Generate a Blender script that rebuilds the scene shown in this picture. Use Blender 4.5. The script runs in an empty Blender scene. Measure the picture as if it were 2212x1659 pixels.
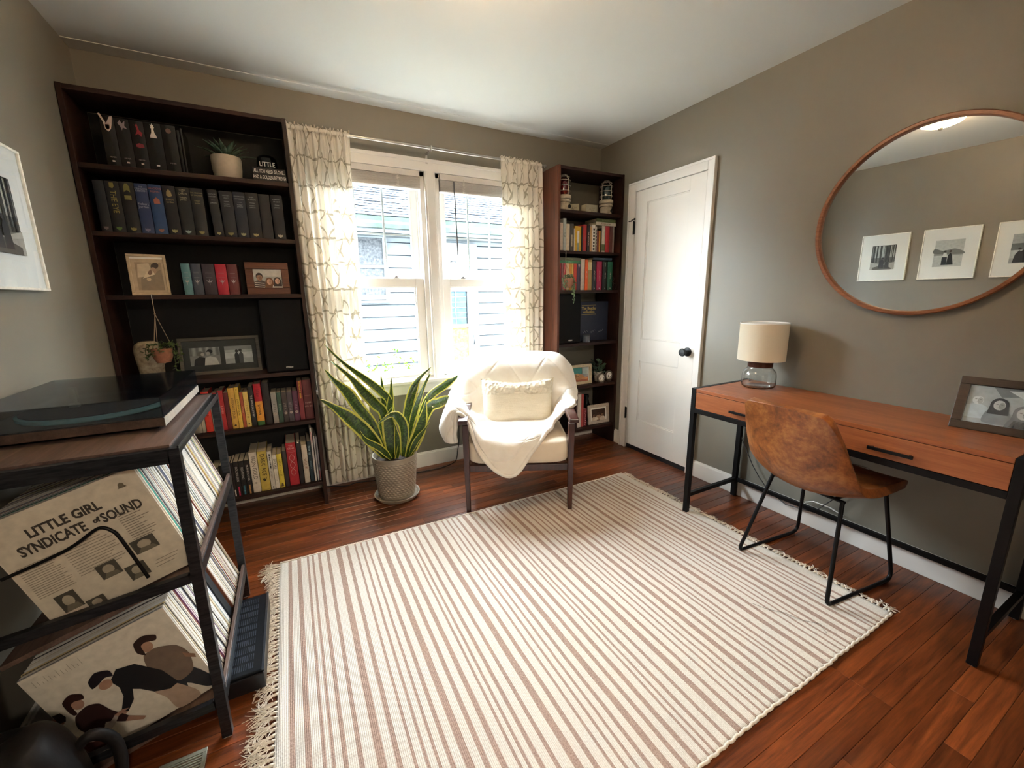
import bpy, bmesh, math, random
from mathutils import Vector, Matrix
random.seed(7)
PI = math.pi
scene = bpy.context.scene
COL = scene.collection

# ------------------------------------------------------------------ camera, world, light, exposure
cam_d = bpy.data.cameras.new('camera'); cam = bpy.data.objects.new('camera', cam_d); COL.objects.link(cam)
YAW, PITCH, ROLL = 0.48566339782282364, -0.20759699729751963, -0.013266594315144976
cy_, sy_ = math.cos(YAW), math.sin(YAW)
fw = Vector((sy_*math.cos(PITCH), cy_*math.cos(PITCH), math.sin(PITCH)))
rt = Vector((cy_, -sy_, 0)); up = rt.cross(fw)
r2 = rt*math.cos(ROLL) + up*math.sin(ROLL); u2 = -rt*math.sin(ROLL) + up*math.cos(ROLL)
M = Matrix((r2, u2, -fw)).transposed().to_4x4(); M.translation = Vector((-2.4204, -2.9577, 1.2614))
cam.matrix_world = M
cam_d.sensor_width = 36; cam_d.lens = 36*897.57/2212; cam_d.clip_start = 0.02
scene.camera = cam

world = bpy.data.worlds.new('overcast_sky'); scene.world = world; world.use_nodes = True
bg = world.node_tree.nodes['Background']
bg.inputs[0].default_value = (0.86, 0.94, 1.0, 1); bg.inputs[1].default_value = 11.5
for nm, x in (('portal_window_1', -1.8775), ('portal_window_2', -1.0875)):
    l = bpy.data.lights.new(nm, 'AREA'); l.shape = 'RECTANGLE'; l.size = 0.7; l.size_y = 1.36
    l.cycles.is_portal = True
    o = bpy.data.objects.new(nm, l); COL.objects.link(o); o.location = (x, 0.135, 1.38)
    o.rotation_euler = (-PI/2, 0, 0)
scene.view_settings.view_transform = 'Standard'; scene.view_settings.look = 'None'
scene.view_settings.exposure = 2.7; scene.view_settings.gamma = 1.0
scene.view_settings.use_curve_mapping = False

# ------------------------------------------------------------------ helpers
def C(h):
    h = h.lstrip('#'); r = []
    for i in (0, 2, 4):
        v = int(h[i:i+2], 16)/255; r.append(v/12.92 if v <= .04045 else ((v+.055)/1.055)**2.4)
    return (r[0], r[1], r[2], 1)

class NT:
    def __init__(s, name):
        s.m = bpy.data.materials.new(name); s.m.use_nodes = True; s.t = s.m.node_tree
        s.p = s.t.nodes['Principled BSDF']; s.out = s.t.nodes['Material Output']
    def n(s, typ, **kw):
        nd = s.t.nodes.new('ShaderNode'+typ)
        for k, v in kw.items():
            if k.startswith('i_'):
                key = k[2:]; key = int(key) if key.isdigit() else key.replace('_', ' ')
                nd.inputs[key].default_value = v
            else: setattr(nd, k, v)
        return nd
    def l(s, a, b): s.t.links.new(a, b)
    def math(s, op, a, b=None, c=None):
        nd = s.t.nodes.new('ShaderNodeMath'); nd.operation = op
        for i, v in enumerate((a, b, c)):
            if v is None: continue
            if isinstance(v, (int, float)): nd.inputs[i].default_value = v
            else: s.l(v, nd.inputs[i])
        return nd.outputs[0]
    def ramp(s, fac, stops, interp='LINEAR'):
        nd = s.t.nodes.new('ShaderNodeValToRGB'); cr = nd.color_ramp; cr.interpolation = interp
        while len(cr.elements) < len(stops): cr.elements.new(.5)
        for e, (p, c) in zip(cr.elements, stops): e.position = p; e.color = c
        s.l(fac, nd.inputs[0]); return nd.outputs[0]
    def mix(s, fac, a, b, mode='MIX'):
        nd = s.t.nodes.new('ShaderNodeMix'); nd.data_type = 'RGBA'; nd.blend_type = mode
        for sock, v in ((nd.inputs[0], fac), (nd.inputs[6], a), (nd.inputs[7], b)):
            if isinstance(v, (int, float, tuple)): sock.default_value = v
            else: s.l(v, sock)
        return nd.outputs[2]
    def coord(s, kind='Object', scale=(1, 1, 1), rot=(0, 0, 0)):
        tc = s.n('TexCoord'); mp = s.n('Mapping'); mp.inputs['Scale'].default_value = scale
        mp.inputs['Rotation'].default_value = rot
        s.l(tc.outputs[kind], mp.inputs[0]); return mp.outputs[0]
    def noise(s, vec, scale, detail=3, rough=.5, dist=0):
        nd = s.n('TexNoise'); nd.inputs['Scale'].default_value = scale; nd.inputs['Detail'].default_value = detail
        nd.inputs['Roughness'].default_value = rough; nd.inputs['Distortion'].default_value = dist
        s.l(vec, nd.inputs['Vector']); return nd.outputs['Fac']
    def bump(s, h, strength=.3, dist=.002):
        nd = s.n('Bump'); nd.inputs['Strength'].default_value = strength; nd.inputs['Distance'].default_value = dist
        s.l(h, nd.inputs['Height']); s.l(nd.outputs[0], s.p.inputs['Normal']); return nd
    def set(s, color=None, rough=None, metal=None, coat=None, spec=None, trans=None, ior=None):
        for k, v in (('Base Color', color), ('Roughness', rough), ('Metallic', metal), ('Coat Weight', coat),
                     ('Specular IOR Level', spec), ('Transmission Weight', trans), ('IOR', ior)):
            if v is None: continue
            if isinstance(v, (int, float, tuple)): s.p.inputs[k].default_value = v
            else: s.l(v, s.p.inputs[k])
_mc = {}
def plain(h, rough=.55, metal=0, spec=.5, var=.12, nscale=60, bump=0):
    k = (h, rough, metal, spec, var, nscale, bump)
    if k in _mc: return _mc[k]
    s = NT('paint_'+h.strip('#')); c = C(h)
    v = s.coord('Object'); n = s.noise(v, nscale, 3)
    a = tuple(x*(1-var) for x in c[:3])+(1,); b = tuple(min(1, x*(1+var)) for x in c[:3])+(1,)
    s.set(color=s.ramp(n, [(.3, a), (.7, b)]), rough=rough, metal=metal, spec=spec)
    if bump: s.bump(n, bump)
    _mc[k] = s.m; return s.m
def wood(name, dark, light, axis='x', scale=1.0, rough=.4, coat=0.0, rnd=0.0, knots=False, spec=.5):
    s = NT(name)
    st = {'x': (.6, 9, 9), 'y': (9, .6, 9), 'z': (9, 9, .6)}[axis]
    tc = s.n('TexCoord'); oi = s.n('ObjectInfo')
    off = s.n('VectorMath', operation='ADD'); cmb = s.n('CombineXYZ')
    r = s.math('MULTIPLY', oi.outputs['Random'], 37.0)
    for i in range(3): s.l(r, cmb.inputs[i])
    s.l(tc.outputs['Object'], off.inputs[0]); s.l(cmb.outputs[0], off.inputs[1])
    mp = s.n('Mapping'); mp.inputs['Scale'].default_value = tuple(x*scale for x in st); s.l(off.outputs[0], mp.inputs[0])
    n1 = s.noise(mp.outputs[0], 3.0, 6, .65, .6); n2 = s.noise(mp.outputs[0], 14.0, 3, .6, .2)
    f = s.math('ADD', s.math('MULTIPLY', n1, .7), s.math('MULTIPLY', n2, .3))
    col = s.ramp(f, [(.32, C(dark)), (.52, tuple((a+b)/2 for a, b in zip(C(dark), C(light)))), (.7, C(light))])
    if rnd:
        hs = s.n('HueSaturation'); s.l(col, hs.inputs['Color'])
        s.l(s.math('ADD', s.math('MULTIPLY', oi.outputs['Random'], rnd), 1-rnd/2), hs.inputs['Value'])
        col = hs.outputs[0]
    if knots:
        vo = s.n('TexVoronoi'); vo.inputs['Scale'].default_value = 2.2
        mp2 = s.n('Mapping'); mp2.inputs['Scale'].default_value = (2.2, 2.2, 1.0); s.l(off.outputs[0], mp2.inputs[0]); s.l(mp2.outputs[0], vo.inputs['Vector'])
        k = s.ramp(vo.outputs['Distance'], [(.03, (1, 1, 1, 1)), (.09, (0, 0, 0, 1))])
        col = s.mix(k, col, C('#1c0d08'))
    s.set(color=col, rough=rough, coat=coat, spec=spec); s.bump(f, .12, .001)
    return s.m
def transp(name, color, rough=0.0, ior=1.1, tint=.04):   # thin pane: mostly see-through, fresnel gloss
    s = NT(name); t = s.n('BsdfTransparent'); t.inputs[0].default_value = color
    g = s.n('BsdfGlossy'); g.inputs['Roughness'].default_value = rough; g.inputs[0].default_value = (1, 1, 1, 1)
    lw = s.n('LayerWeight'); lw.inputs[0].default_value = .18
    nz = s.noise(s.coord('Object'), 3, 2)
    lw.inputs[0].default_value = .5
    f = s.math('ADD', s.math('MULTIPLY', s.math('POWER', lw.outputs['Facing'], 5.0), .7), s.math('MULTIPLY', nz, tint))
    mx = s.n('MixShader'); s.l(f, mx.inputs[0]); s.l(t.outputs[0], mx.inputs[1]); s.l(g.outputs[0], mx.inputs[2])
    s.l(mx.outputs[0], s.out.inputs[0]); return s.m

class MB:
    """collects shapes; build() links them as ONE mesh object"""
    def __init__(s): s.v = []; s.f = []; s.mi = []; s.uv = {}; s.cur = 0; s.X = Matrix.Identity(4)
    def mat(s, i): s.cur = i; return s
    def tf(s, m): s.X = m; return s
    def add(s, vs, fs, uvs=None):
        b = len(s.v); s.v += [tuple(s.X @ Vector(p)) for p in vs]
        for j, f in enumerate(fs):
            s.f.append([b+i for i in f]); s.mi.append(s.cur)
            if uvs: s.uv[len(s.f)-1] = [uvs[i] for i in f]
        return s
    def box(s, x0, x1, y0, y1, z0, z1):
        v = [(x, y, z) for z in (z0, z1) for y in (y0, y1) for x in (x0, x1)]
        return s.add(v, [(0, 2, 3, 1), (4, 5, 7, 6), (0, 1, 5, 4), (2, 6, 7, 3), (0, 4, 6, 2), (1, 3, 7, 5)])
    def obox(s, c, sx, sy, sz, rot):     # oriented box
        R = rot.to_3x3() if hasattr(rot, 'to_3x3') else rot; c = Vector(c)
        v = [tuple(c + R @ Vector((x*sx/2, y*sy/2, z*sz/2))) for z in (-1, 1) for y in (-1, 1) for x in (-1, 1)]
        return s.add(v, [(0, 2, 3, 1), (4, 5, 7, 6), (0, 1, 5, 4), (2, 6, 7, 3), (0, 4, 6, 2), (1, 3, 7, 5)])
    def bar(s, a, b, w, h, upv=(0, 0, 1), w2=None, h2=None):
        a = Vector(a); b = Vector(b); d = (b-a).normalized(); sd = d.cross(Vector(upv)).normalized(); u = sd.cross(d)
        w2 = w2 or w; h2 = h2 or h; vs = []
        for p, ww, hh in ((a, w, h), (b, w2, h2)):
            for i, j in ((-1, -1), (1, -1), (1, 1), (-1, 1)): vs.append(tuple(p+sd*i*ww/2+u*j*hh/2))
        return s.add(vs, [(3, 2, 1, 0), (4, 5, 6, 7), (0, 1, 5, 4), (1, 2, 6, 5), (2, 3, 7, 6), (3, 0, 4, 7)])
    def lathe(s, prof, seg=24, c=(0, 0, 0), cap=True):
        n = len(prof); vs = []
        for r, z in prof:
            for k in range(seg):
                a = 2*PI*k/seg; vs.append((c[0]+r*math.cos(a), c[1]+r*math.sin(a), c[2]+z))
        fs = []
        for i in range(n-1):
            for k in range(seg): fs.append((i*seg+k, i*seg+(k+1) % seg, (i+1)*seg+(k+1) % seg, (i+1)*seg+k))
        if cap:
            if prof[0][0] > 1e-4: fs.append(tuple(reversed(range(seg))))
            if prof[-1][0] > 1e-4: fs.append(tuple(range((n-1)*seg, n*seg)))
        return s.add(vs, fs)
    def tube(s, pts, r, seg=6, closed=False, r2=None):
        pts = [Vector(p) for p in pts]; n = len(pts); vs = []; prev = None
        for i, p in enumerate(pts):
            if closed: t = (pts[(i+1) % n]-pts[i-1])
            else: t = pts[min(i+1, n-1)]-pts[max(i-1, 0)]
            t.normalize()
            if prev is None:
                ref = Vector((0, 0, 1)) if abs(t.z) < .9 else Vector((1, 0, 0)); nrm = t.cross(ref).normalized()
            else:
                nrm = (prev - t*prev.dot(t)); nrm.normalize()
            prev = nrm; bn = t.cross(nrm); rr = r if r2 is None else r+(r2-r)*i/(n-1)
            for k in range(seg):
                a = 2*PI*k/seg; vs.append(tuple(p+(nrm*math.cos(a)+bn*math.sin(a))*rr))
        fs = []; m = n if closed else n-1
        for i in range(m):
            j = (i+1) % n
            for k in range(seg): fs.append((i*seg+k, i*seg+(k+1) % seg, j*seg+(k+1) % seg, j*seg+k))
        if not closed: fs += [tuple(reversed(range(seg))), tuple(range((n-1)*seg, n*seg))]
        return s.add(vs, fs)
    def grid(s, fn, nu, nv, uv=True, closed_u=False):
        vs = [fn(i/nu, j/nv) for j in range(nv+1) for i in range(nu+1)]; W = nu+1
        uvs = [(i/nu, j/nv) for j in range(nv+1) for i in range(nu+1)]
        fs = [(j*W+i, j*W+i+1, (j+1)*W+i+1, (j+1)*W+i) for j in range(nv) for i in range(nu)]
        return s.add(vs, fs, uvs if uv else None)
    def poly(s, pts): return s.add(pts, [tuple(range(len(pts)))])
    def sphere(s, c, rx, ry=None, rz=None, seg=12, rings=8):
        ry = ry or rx; rz = rz or rx
        prof = [(math.sin(PI*i/rings), -math.cos(PI*i/rings)) for i in range(rings+1)]
        vs = []; 
        for r, z in prof:
            for k in range(seg):
                a = 2*PI*k/seg; vs.append((c[0]+rx*r*math.cos(a), c[1]+ry*r*math.sin(a), c[2]+rz*z))
        fs = [(i*seg+k, i*seg+(k+1) % seg, (i+1)*seg+(k+1) % seg, (i+1)*seg+k) for i in range(rings) for k in range(seg)]
        return s.add(vs, fs)
    def mesh(s, name, mats):
        me = bpy.data.meshes.new(name); me.from_pydata(s.v, [], s.f)
        for m in (mats if isinstance(mats, (list, tuple)) else [mats]): me.materials.append(m)
        if len(me.materials) > 1: me.polygons.foreach_set('material_index', s.mi)
        if s.uv:
            ul = me.uv_layers.new(name='UVMap')
            for fi, us in s.uv.items():
                p = me.polygons[fi]
                for li, w in zip(p.loop_indices, us): ul.data[li].uv = w
        me.update(); return me
    def build(s, name, mats, parent=None, smooth=None, bevel=0, loc=None, rotz=None, sub=0, solid=0, kind=None, mw=None, clean=False):
        me = s.mesh(name, mats)
        if clean:
            b = bmesh.new(); b.from_mesh(me); bmesh.ops.remove_doubles(b, verts=b.verts, dist=1e-5)
            bmesh.ops.recalc_face_normals(b, faces=b.faces); b.to_mesh(me); b.free()
        if smooth is not None:
            me.polygons.foreach_set('use_smooth', [True]*len(me.polygons))
            if smooth < 180: me.set_sharp_from_angle(angle=math.radians(smooth))
        return link(name, me, parent, loc, rotz, bevel, sub, solid, kind, mw)
def link(name, me, parent=None, loc=None, rotz=None, bevel=0, sub=0, solid=0, kind=None, mw=None):
    o = bpy.data.objects.new(name, me); COL.objects.link(o)
    if parent: o.parent = parent
    if loc is not None: o.location = loc
    if rotz is not None: o.rotation_euler = (0, 0, rotz)
    if mw is not None: o.matrix_basis = mw
    if solid:
        md = o.modifiers.new('solid', 'SOLIDIFY'); md.thickness = solid; md.offset = 0
    if sub:
        md = o.modifiers.new('sub', 'SUBSURF'); md.levels = sub; md.render_levels = sub
    if bevel:
        md = o.modifiers.new('bevel', 'BEVEL'); md.width = bevel; md.segments = 2; md.limit_method = 'ANGLE'
    if kind: o['kind'] = kind
    return o
def tag(o, label, cat, group=None):
    o['label'] = label; o['category'] = cat
    if group: o['group'] = group
    return o
def thing(name, label, cat, loc=(0, 0, 0), rotz=0, group=None):
    o = bpy.data.objects.new(name, None); COL.objects.link(o); o.location = loc; o.rotation_euler = (0, 0, rotz)
    o.empty_display_size = .1
    return tag(o, label, cat, group)
def struct(name, mb, m, **kw):
    o = mb.build(name, m, **kw); o['kind'] = 'structure'; return o
FONT = {}
def textmesh(t, size, m, bold=0.0):
    k = (t, size, m.name, bold)
    if k in FONT: return FONT[k]
    if t.startswith('~') or not t:      # lettering too small to read in the photograph: unreadable stroke marks
        rr = random.Random(len(t)*7+int(size*1e4)); q = MB(); n = len(t); x = -n*size*.34
        for i in range(n):
            w = size*.5; hgt = size*(.62 if i else .7); sw = size*.12
            for j in range(rr.choice((2, 2, 3))):
                xo = x+w*rr.choice((0, .35, .7)); q.add([(xo, -hgt/2, 0), (xo+sw, -hgt/2, 0), (xo+sw, hgt/2*rr.choice((.2, 1, 1)), 0), (xo, hgt/2, 0)], [(0, 1, 2, 3)])
            yb = rr.choice((-.5, 0, .4))*hgt; q.add([(x, yb, 0), (x+w*.8, yb, 0), (x+w*.8, yb+sw, 0), (x, yb+sw, 0)], [(0, 1, 2, 3)]); x += size*.68
        me = q.mesh('lettering', m); FONT[k] = me; return me
    cu = bpy.data.curves.new('lettering', 'FONT'); cu.body = t; cu.size = size; cu.align_x = 'CENTER'; cu.align_y = 'CENTER'
    cu.resolution_u = 2; cu.offset = bold; cu.extrude = .0002
    o = bpy.data.objects.new('lettering', cu); COL.objects.link(o)
    me = bpy.data.meshes.new_from_object(o); me.name = 'lettering'
    bpy.data.objects.remove(o); bpy.data.curves.remove(cu)
    me.materials.clear(); me.materials.append(m); FONT[k] = me; return me
def frame_m(o, x, y, z):
    return Matrix(((x[0], y[0], z[0], o[0]), (x[1], y[1], z[1], o[1]), (x[2], y[2], z[2], o[2]), (0, 0, 0, 1)))
DOWN = ((0, 0, -1), (1, 0, 0), (0, -1, 0)); ACROSS = ((1, 0, 0), (0, 0, 1), (0, -1, 0)); UPW = ((0, 0, 1), (-1, 0, 0), (0, -1, 0))
def letter(parent, t, size, m, o, ori=ACROSS, squeeze=1.0, bold=0.0, name='lettering'):
    me = textmesh(t, size, m, bold); return link(name, me, parent, mw=frame_m(o, *ori) @ Matrix.Diagonal((squeeze, 1, 1, 1)))
def catmull(P, t):
    n = len(P)-1; x = min(max(t*n, 0), n-1e-6); i = int(x); f = x-i
    p0, p1, p2, p3 = P[max(i-1, 0)], P[i], P[i+1], P[min(i+2, n)]
    return tuple(.5*((2*b)+(-a+c)*f+(2*a-5*b+4*c-d)*f*f+(-a+3*b-3*c+d)*f**3) for a, b, c, d in zip(p0, p1, p2, p3))
def nz3(x, y, z, s=1.0, seed=0):
    from mathutils import noise as N
    return N.noise(Vector((x*s+seed, y*s+seed*1.7, z*s-seed)))

# ------------------------------------------------------------------ materials
def wall_mat():
    s = NT('grey_wall_paint'); v = s.coord('Object'); n = s.noise(v, 90, 4, .6); b = s.noise(v, 1.3, 2)
    s.set(color=s.mix(b, C('#7c776c'), C('#827d71')), rough=.42, spec=.35); s.bump(n, .12, .001); return s.m
WALL = wall_mat()
CEIL = plain('#e2e2dc', .85, var=.01, nscale=2.0, bump=.02)
TRIM = plain('#e8e4de', .35, var=.015, nscale=3.0)
DOORM = plain('#e9e4dc', .4, var=.012, nscale=3.0)
BLACK = plain('#141314', .45, metal=.6, var=.1)
BLACKM = plain('#0e0e10', .5, var=.15)
PLANK = wood('mahogany_floor', '#2f130a', '#864621', 'x', 1.3, .30, 0, rnd=.7)
CASE = wood('dark_walnut_stain', '#140705', '#35190f', 'z', 1.0, .5, 0, knots=True, spec=.3)
CASEH = wood('dark_walnut_stain_shelf', '#150807', '#351b14', 'x', 1.0, .5, 0, spec=.3)
CASER = wood('red_brown_pine_stain', '#3a1b10', '#6d3d28', 'z', 1.0, .45, 0, knots=True, spec=.4)
DESKW = wood('oak_desk_veneer', '#7c4023', '#ad6a3f', 'y', 1.1, .38, 0)
DARKW = wood('dark_cherry_leg', '#250d0a', '#4a201a', 'z', 2, .28, .3)
RACKW = wood('greyed_walnut_board', '#3a2923', '#6f5a50', 'y', 1.6, .45)
MIRW = wood('warm_oak_hoop', '#6b3d24', '#a36a45', 'y', 3, .4)
WHITE = plain('#f0eee8', .5, var=.02)
SILVER = plain('#b9b4ac', .28, metal=1, var=.05)
GLASS = transp('window_glass', (.97, .99, 1, 1), 0, tint=.01)
PAGES = plain('#c9bca4', .8, var=.12, nscale=160)
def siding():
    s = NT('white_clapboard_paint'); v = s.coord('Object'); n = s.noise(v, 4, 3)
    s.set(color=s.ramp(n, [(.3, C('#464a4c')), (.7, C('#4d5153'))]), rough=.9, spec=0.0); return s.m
SID = siding()

# ------------------------------------------------------------------ room shell
W = 3.2; H = 2.44; D = 4.05
b = MB(); b.box(-W-.2, .2, -D-.2, .35, -.16, -.012); floor = struct('floor', b, plain('#2a120b', .8))
Ls = [1.2, .9, .66, .44]; pm = {}
for L in Ls:
    q = MB(); w = .0567; c = .0012; z = 0.0
    q.add([(0, 0, -.012), (L, 0, -.012), (L, w, -.012), (0, w, -.012), (0, 0, -c), (L, 0, -c), (L, w, -c), (0, w, -c),
           (c, c, z), (L-c, c, z), (L-c, w-c, z), (c, w-c, z)],
          [(0, 1, 5, 4), (1, 2, 6, 5), (2, 3, 7, 6), (3, 0, 4, 7), (4, 5, 9, 8), (5, 6, 10, 9), (6, 7, 11, 10), (7, 4, 8, 11), (8, 9, 10, 11)])
    pm[L] = q.mesh('plank', PLANK)
for r in range(71):
    ls = Ls[:]; random.shuffle(ls); x = -W
    for L in ls:
        link('plank', pm[L], floor, loc=(x+.0006, -(r+1)*.0572, 0)); x += L
b = MB(); b.box(-W-.2, .2, -D-.2, .2, H, H+.15); struct('ceiling', b, CEIL)
b = MB(); b.box(-W-.15, -W, -D, .15, -.012, H); struct('wall_left', b, WALL)
b = MB(); b.box(0, .15, -D, .15, -.012, H); struct('wall_right', b, WALL)
b = MB(); b.box(-W-.15, -2.30, -D-.12, -D, -.012, H); b.box(-1.42, .15, -D-.12, -D, -.012, H); b.box(-2.30, -1.42, -D-.12, -D, 2.05, H); struct('wall_front', b, WALL)
# unseen doorway and hallway added behind the camera to let fill light in
HW = plain('#d9d2c4', .8, var=.02, nscale=3)
b = MB(); b.box(-3.3, -.6, -5.42, -5.32, 0, H); b.box(-3.4, -3.3, -5.42, -D-.12, 0, H); b.box(-.6, -.5, -5.42, -D-.12, 0, H); struct('wall_hall_added', b, HW)
b = MB(); b.box(-3.4, -.5, -5.42, -D-.0, -.06, 0.0); struct('floor_hall_added', b, plain('#5a3220', .5))
b = MB(); b.box(-3.4, -.5, -5.42, -D-.0, H, H+.1); struct('ceiling_hall_added', b, CEIL)
q = MB(); q.box(-2.37, -2.30, -D, -D+.02, 0, 2.12); q.box(-1.42, -1.35, -D, -D+.02, 0, 2.12); q.box(-2.30, -1.42, -D, -D+.02, 2.05, 2.12); struct('trim_4', q, TRIM, bevel=.003)
OX0, OX1, OZ0, OZ1 = -2.25, -.72, .675, 2.10
b = MB(); b.box(-W, OX0, 0, .15, -.012, H); b.box(OX1, 0, 0, .15, -.012, H); b.box(OX0, OX1, 0, .15, -.012, OZ0); b.box(OX0, OX1, 0, .15, OZ1, H)
struct('wall_back', b, WALL)
def baseb(name, pts, label=None):
    q = MB()
    for (ax, a0, a1) in pts:
        if ax == 'x': q.box(a0, a1, -.014, 0, 0, .104); q.box(a0, a1, -.009, 0, .104, .116)
        elif ax == 'r': q.box(-.014, 0, a0, a1, 0, .104); q.box(-.009, 0, a0, a1, .104, .116)
        elif ax == 'l': q.box(-W, -W+.014, a0, a1, 0, .104); q.box(-W, -W+.009, a0, a1, .104, .116)
        else: q.box(a0, a1, -D, -D+.014, 0, .104); q.box(a0, a1, -D, -D+.009, .104, .116)
    struct(name, q, TRIM, bevel=.002)
baseb('baseboard_back', [('x', -W+.015, -.015)]); baseb('baseboard_right', [('r', -.375, -.0), ('r', -D+.015, -1.112)])
baseb('baseboard_left', [('l', -D+.015, 0)]); baseb('baseboard_front', [('f', -W, -2.38), ('f', -1.34, 0)])
# shallow plaster cove band where ceiling meets the window wall
b = MB(); b.box(-W, 0, -.10, 0, H-.003, H); struct('trim_1', b, CEIL, bevel=.004)

# ---- door in the right wall
door = bpy.data.objects.new('door_1', None); COL.objects.link(door); door['kind'] = 'structure'
door.location = (0, -.75, 0)
def dbox(q, y0, y1, z0, z1, x0, x1): q.box(x0, x1, y0+.75, y1+.75, z0, z1)
q = MB()
st = [(-1.055, -.932), (-.560, -.447)]
for a, c in st: dbox(q, a, c, .04, 2.015, -.016, -.001)
for z0, z1 in ((.04, .265), (.752, .925), (1.927, 2.015)): dbox(q, -.932, -.560, z0, z1, -.016, -.001)
dbox(q, -.932, -.560, .265, 1.927, -.007, -.001)
q.build('door_slab', DOORM, door, bevel=.0012)
for z0, z1 in ((.265, .752), (.925, 1.927)):
    q = MB(); f = .009
    dbox(q, -.932, -.932+f, z0, z1, -.011, -.006); dbox(q, -.560-f, -.560, z0, z1, -.011, -.006)
    dbox(q, -.932+f, -.560-f, z0, z0+f, -.011, -.006); dbox(q, -.932+f, -.560-f, z1-f, z1, -.011, -.006)
    q.build('panel_moulding', DOORM, door, bevel=.002)
for nm, (y0, y1, z0, z1) in dict(casing=(-.443, -.372, 0, 2.085), casing2=(-1.112, -1.059, 0, 2.085), casing3=(-1.059, -.443, 2.019, 2.085)).items():
    q = MB(); dbox(q, y0, y1, z0, z1, -.022, 0)
    if nm == 'casing': dbox(q, -.388, -.372, 0, 2.085, -.028, -.022); dbox(q, -.455+.012, -.432, 0, 2.03, -.026, -.022)
    if nm == 'casing2': dbox(q, -1.112, -1.096, 0, 2.085, -.028, -.022)
    if nm == 'casing3': dbox(q, -1.112, -.372, 2.069, 2.085, -.0285, -.0225)
    q.build('casing', TRIM, door, bevel=.003)
q = MB(); q.tf(Matrix.Translation((-.016, -.255, .871)) @ Matrix.Rotation(-PI/2, 4, 'Y'))
q.lathe([(.031, 0), (.031, .006), (.012, .010), (.011, .030), (.024, .040), (.028, .052), (.024, .062), (0.001, .064)], 20)
kn = q.build('door_knob', BLACKM, door, smooth=40); kn['label'] = 'round black door knob with rosette'
for z in (1.760, .305):
    q = MB(); dbox(q, -.452, -.434, z-.045, z+.045, -.0255, -.0225)
    q.lathe([(.006, 0), (.006, .096)], 8, (-.028, .307, z-.048)); q.build('hinge', BLACK, door, smooth=40)
q = MB(); q.tube([(-.03, .33, 1.812), (-.05, .31, 1.812), (-.055, .28, 1.815)], .004); q.tube([(-.03, .33, 1.812), (-.04, .35, 1.812)], .004)
q.sphere((-.057, .27, 1.816), .008); q.build('hinge_pin_stop', BLACK, door, smooth=60)
q = MB(); dbox(q, -1.058, -.444, 0, .04, -.004, -.001); q.build('threshold_gap', BLACKM, door)

# ---- windows
def window(name, x0, x1):
    wv = bpy.data.objects.new(name, None); COL.objects.link(wv); wv['kind'] = 'structure'; wv.location = ((x0+x1)/2, 0, 0)
    X = -(x0+x1)/2
    def bx(q, a, c, y0, y1, z0, z1): q.box(a+X, c+X, y0, y1, z0, z1)
    q = MB()
    for a, c in ((x0, x0+.03), (x1-.03, x1)):
        bx(q, a, c, .0, .14, .69, 2.09)
        s_ = 1 if a == x0 else -1; e = c if a == x0 else a
        for y in (.052, .098): bx(q, min(e, e+s_*.012), max(e, e+s_*.012), y, y+.008, .69, 2.09)
    bx(q, x0, x1, .0, .14, 2.06, 2.09); bx(q, x0, x1, .0, .14, .66, .70)
    q.build('window_frame', TRIM, wv, bevel=.0015)
    g0, g1 = x0+.09, x1-.09
    # lower sash (inside)
    q = MB(); y0, y1 = .018, .05
    bx(q, x0+.032, g0, y0, y1, .70, 1.394); bx(q, g1, x1-.032, y0, y1, .70, 1.394)
    bx(q, g0, g1, y0, y1, .70, .742); bx(q, g0, g1, y0, y1, 1.338, 1.394)
    for a, c, z0, z1 in ((g0, g0+.008, .742, 1.338), (g1-.008, g1, .742, 1.338), (g0, g1, .742, .750), (g0, g1, 1.330, 1.338)):
        bx(q, a, c, .026, .046, z0, z1)
    ls = q.build('lower_sash', TRIM, wv, bevel=.0025)
    q = MB(); bx(q, g0, g1, .034, .038, .742, 1.338); q.build('pane', GLASS, ls)
    q = MB(); y0, y1 = .062, .094
    bx(q, x0+.032, g0, y0, y1, 1.35, 2.06); bx(q, g1, x1-.032, y0, y1, 1.35, 2.06)
    bx(q, g0, g1, y0, y1, 1.35, 1.404); bx(q, g0, g1, y0, y1, 2.02, 2.06)
    us = q.build('upper_sash', TRIM, wv, bevel=.0025)
    q = MB(); bx(q, g0, g1, .077, .081, 1.404, 2.02); q.build('pane', GLASS, us)
    for k in (1, 2):
        xm = g0+(g1-g0)*k/3; q = MB(); bx(q, xm-.006, xm+.006, .070, .077, 1.404, 2.02); q.build('muntin', MUNT, us)
    q = MB(); bx(q, g0, g1, .069, .076, 1.679, 1.691); q.build('muntin', MUNT, us)
    for xl in (g0+.11*(g1-g0)/.545, g1-.13):
        q = MB(); bx(q, xl-.022, xl+.022, .022, .044, 1.394, 1.401); bx(q, xl-.010, xl+.010, .026, .040, 1.401, 1.409)
        q.tf(Matrix.Translation((xl+X, .033, 1.411)) @ Matrix.Rotation(.35, 4, 'Z')); q.box(-.004, .036, -.005, .005, -.003, .003)
        lk = q.build('sash_lock', plain('#9c9a98', .4, metal=.7), wv, bevel=.001)
    return wv
MUNT = plain('#b9c6cc', .5, var=.02)
window('window_1', -2.24, -1.515); window('window_2', -1.44, -.735)
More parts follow.
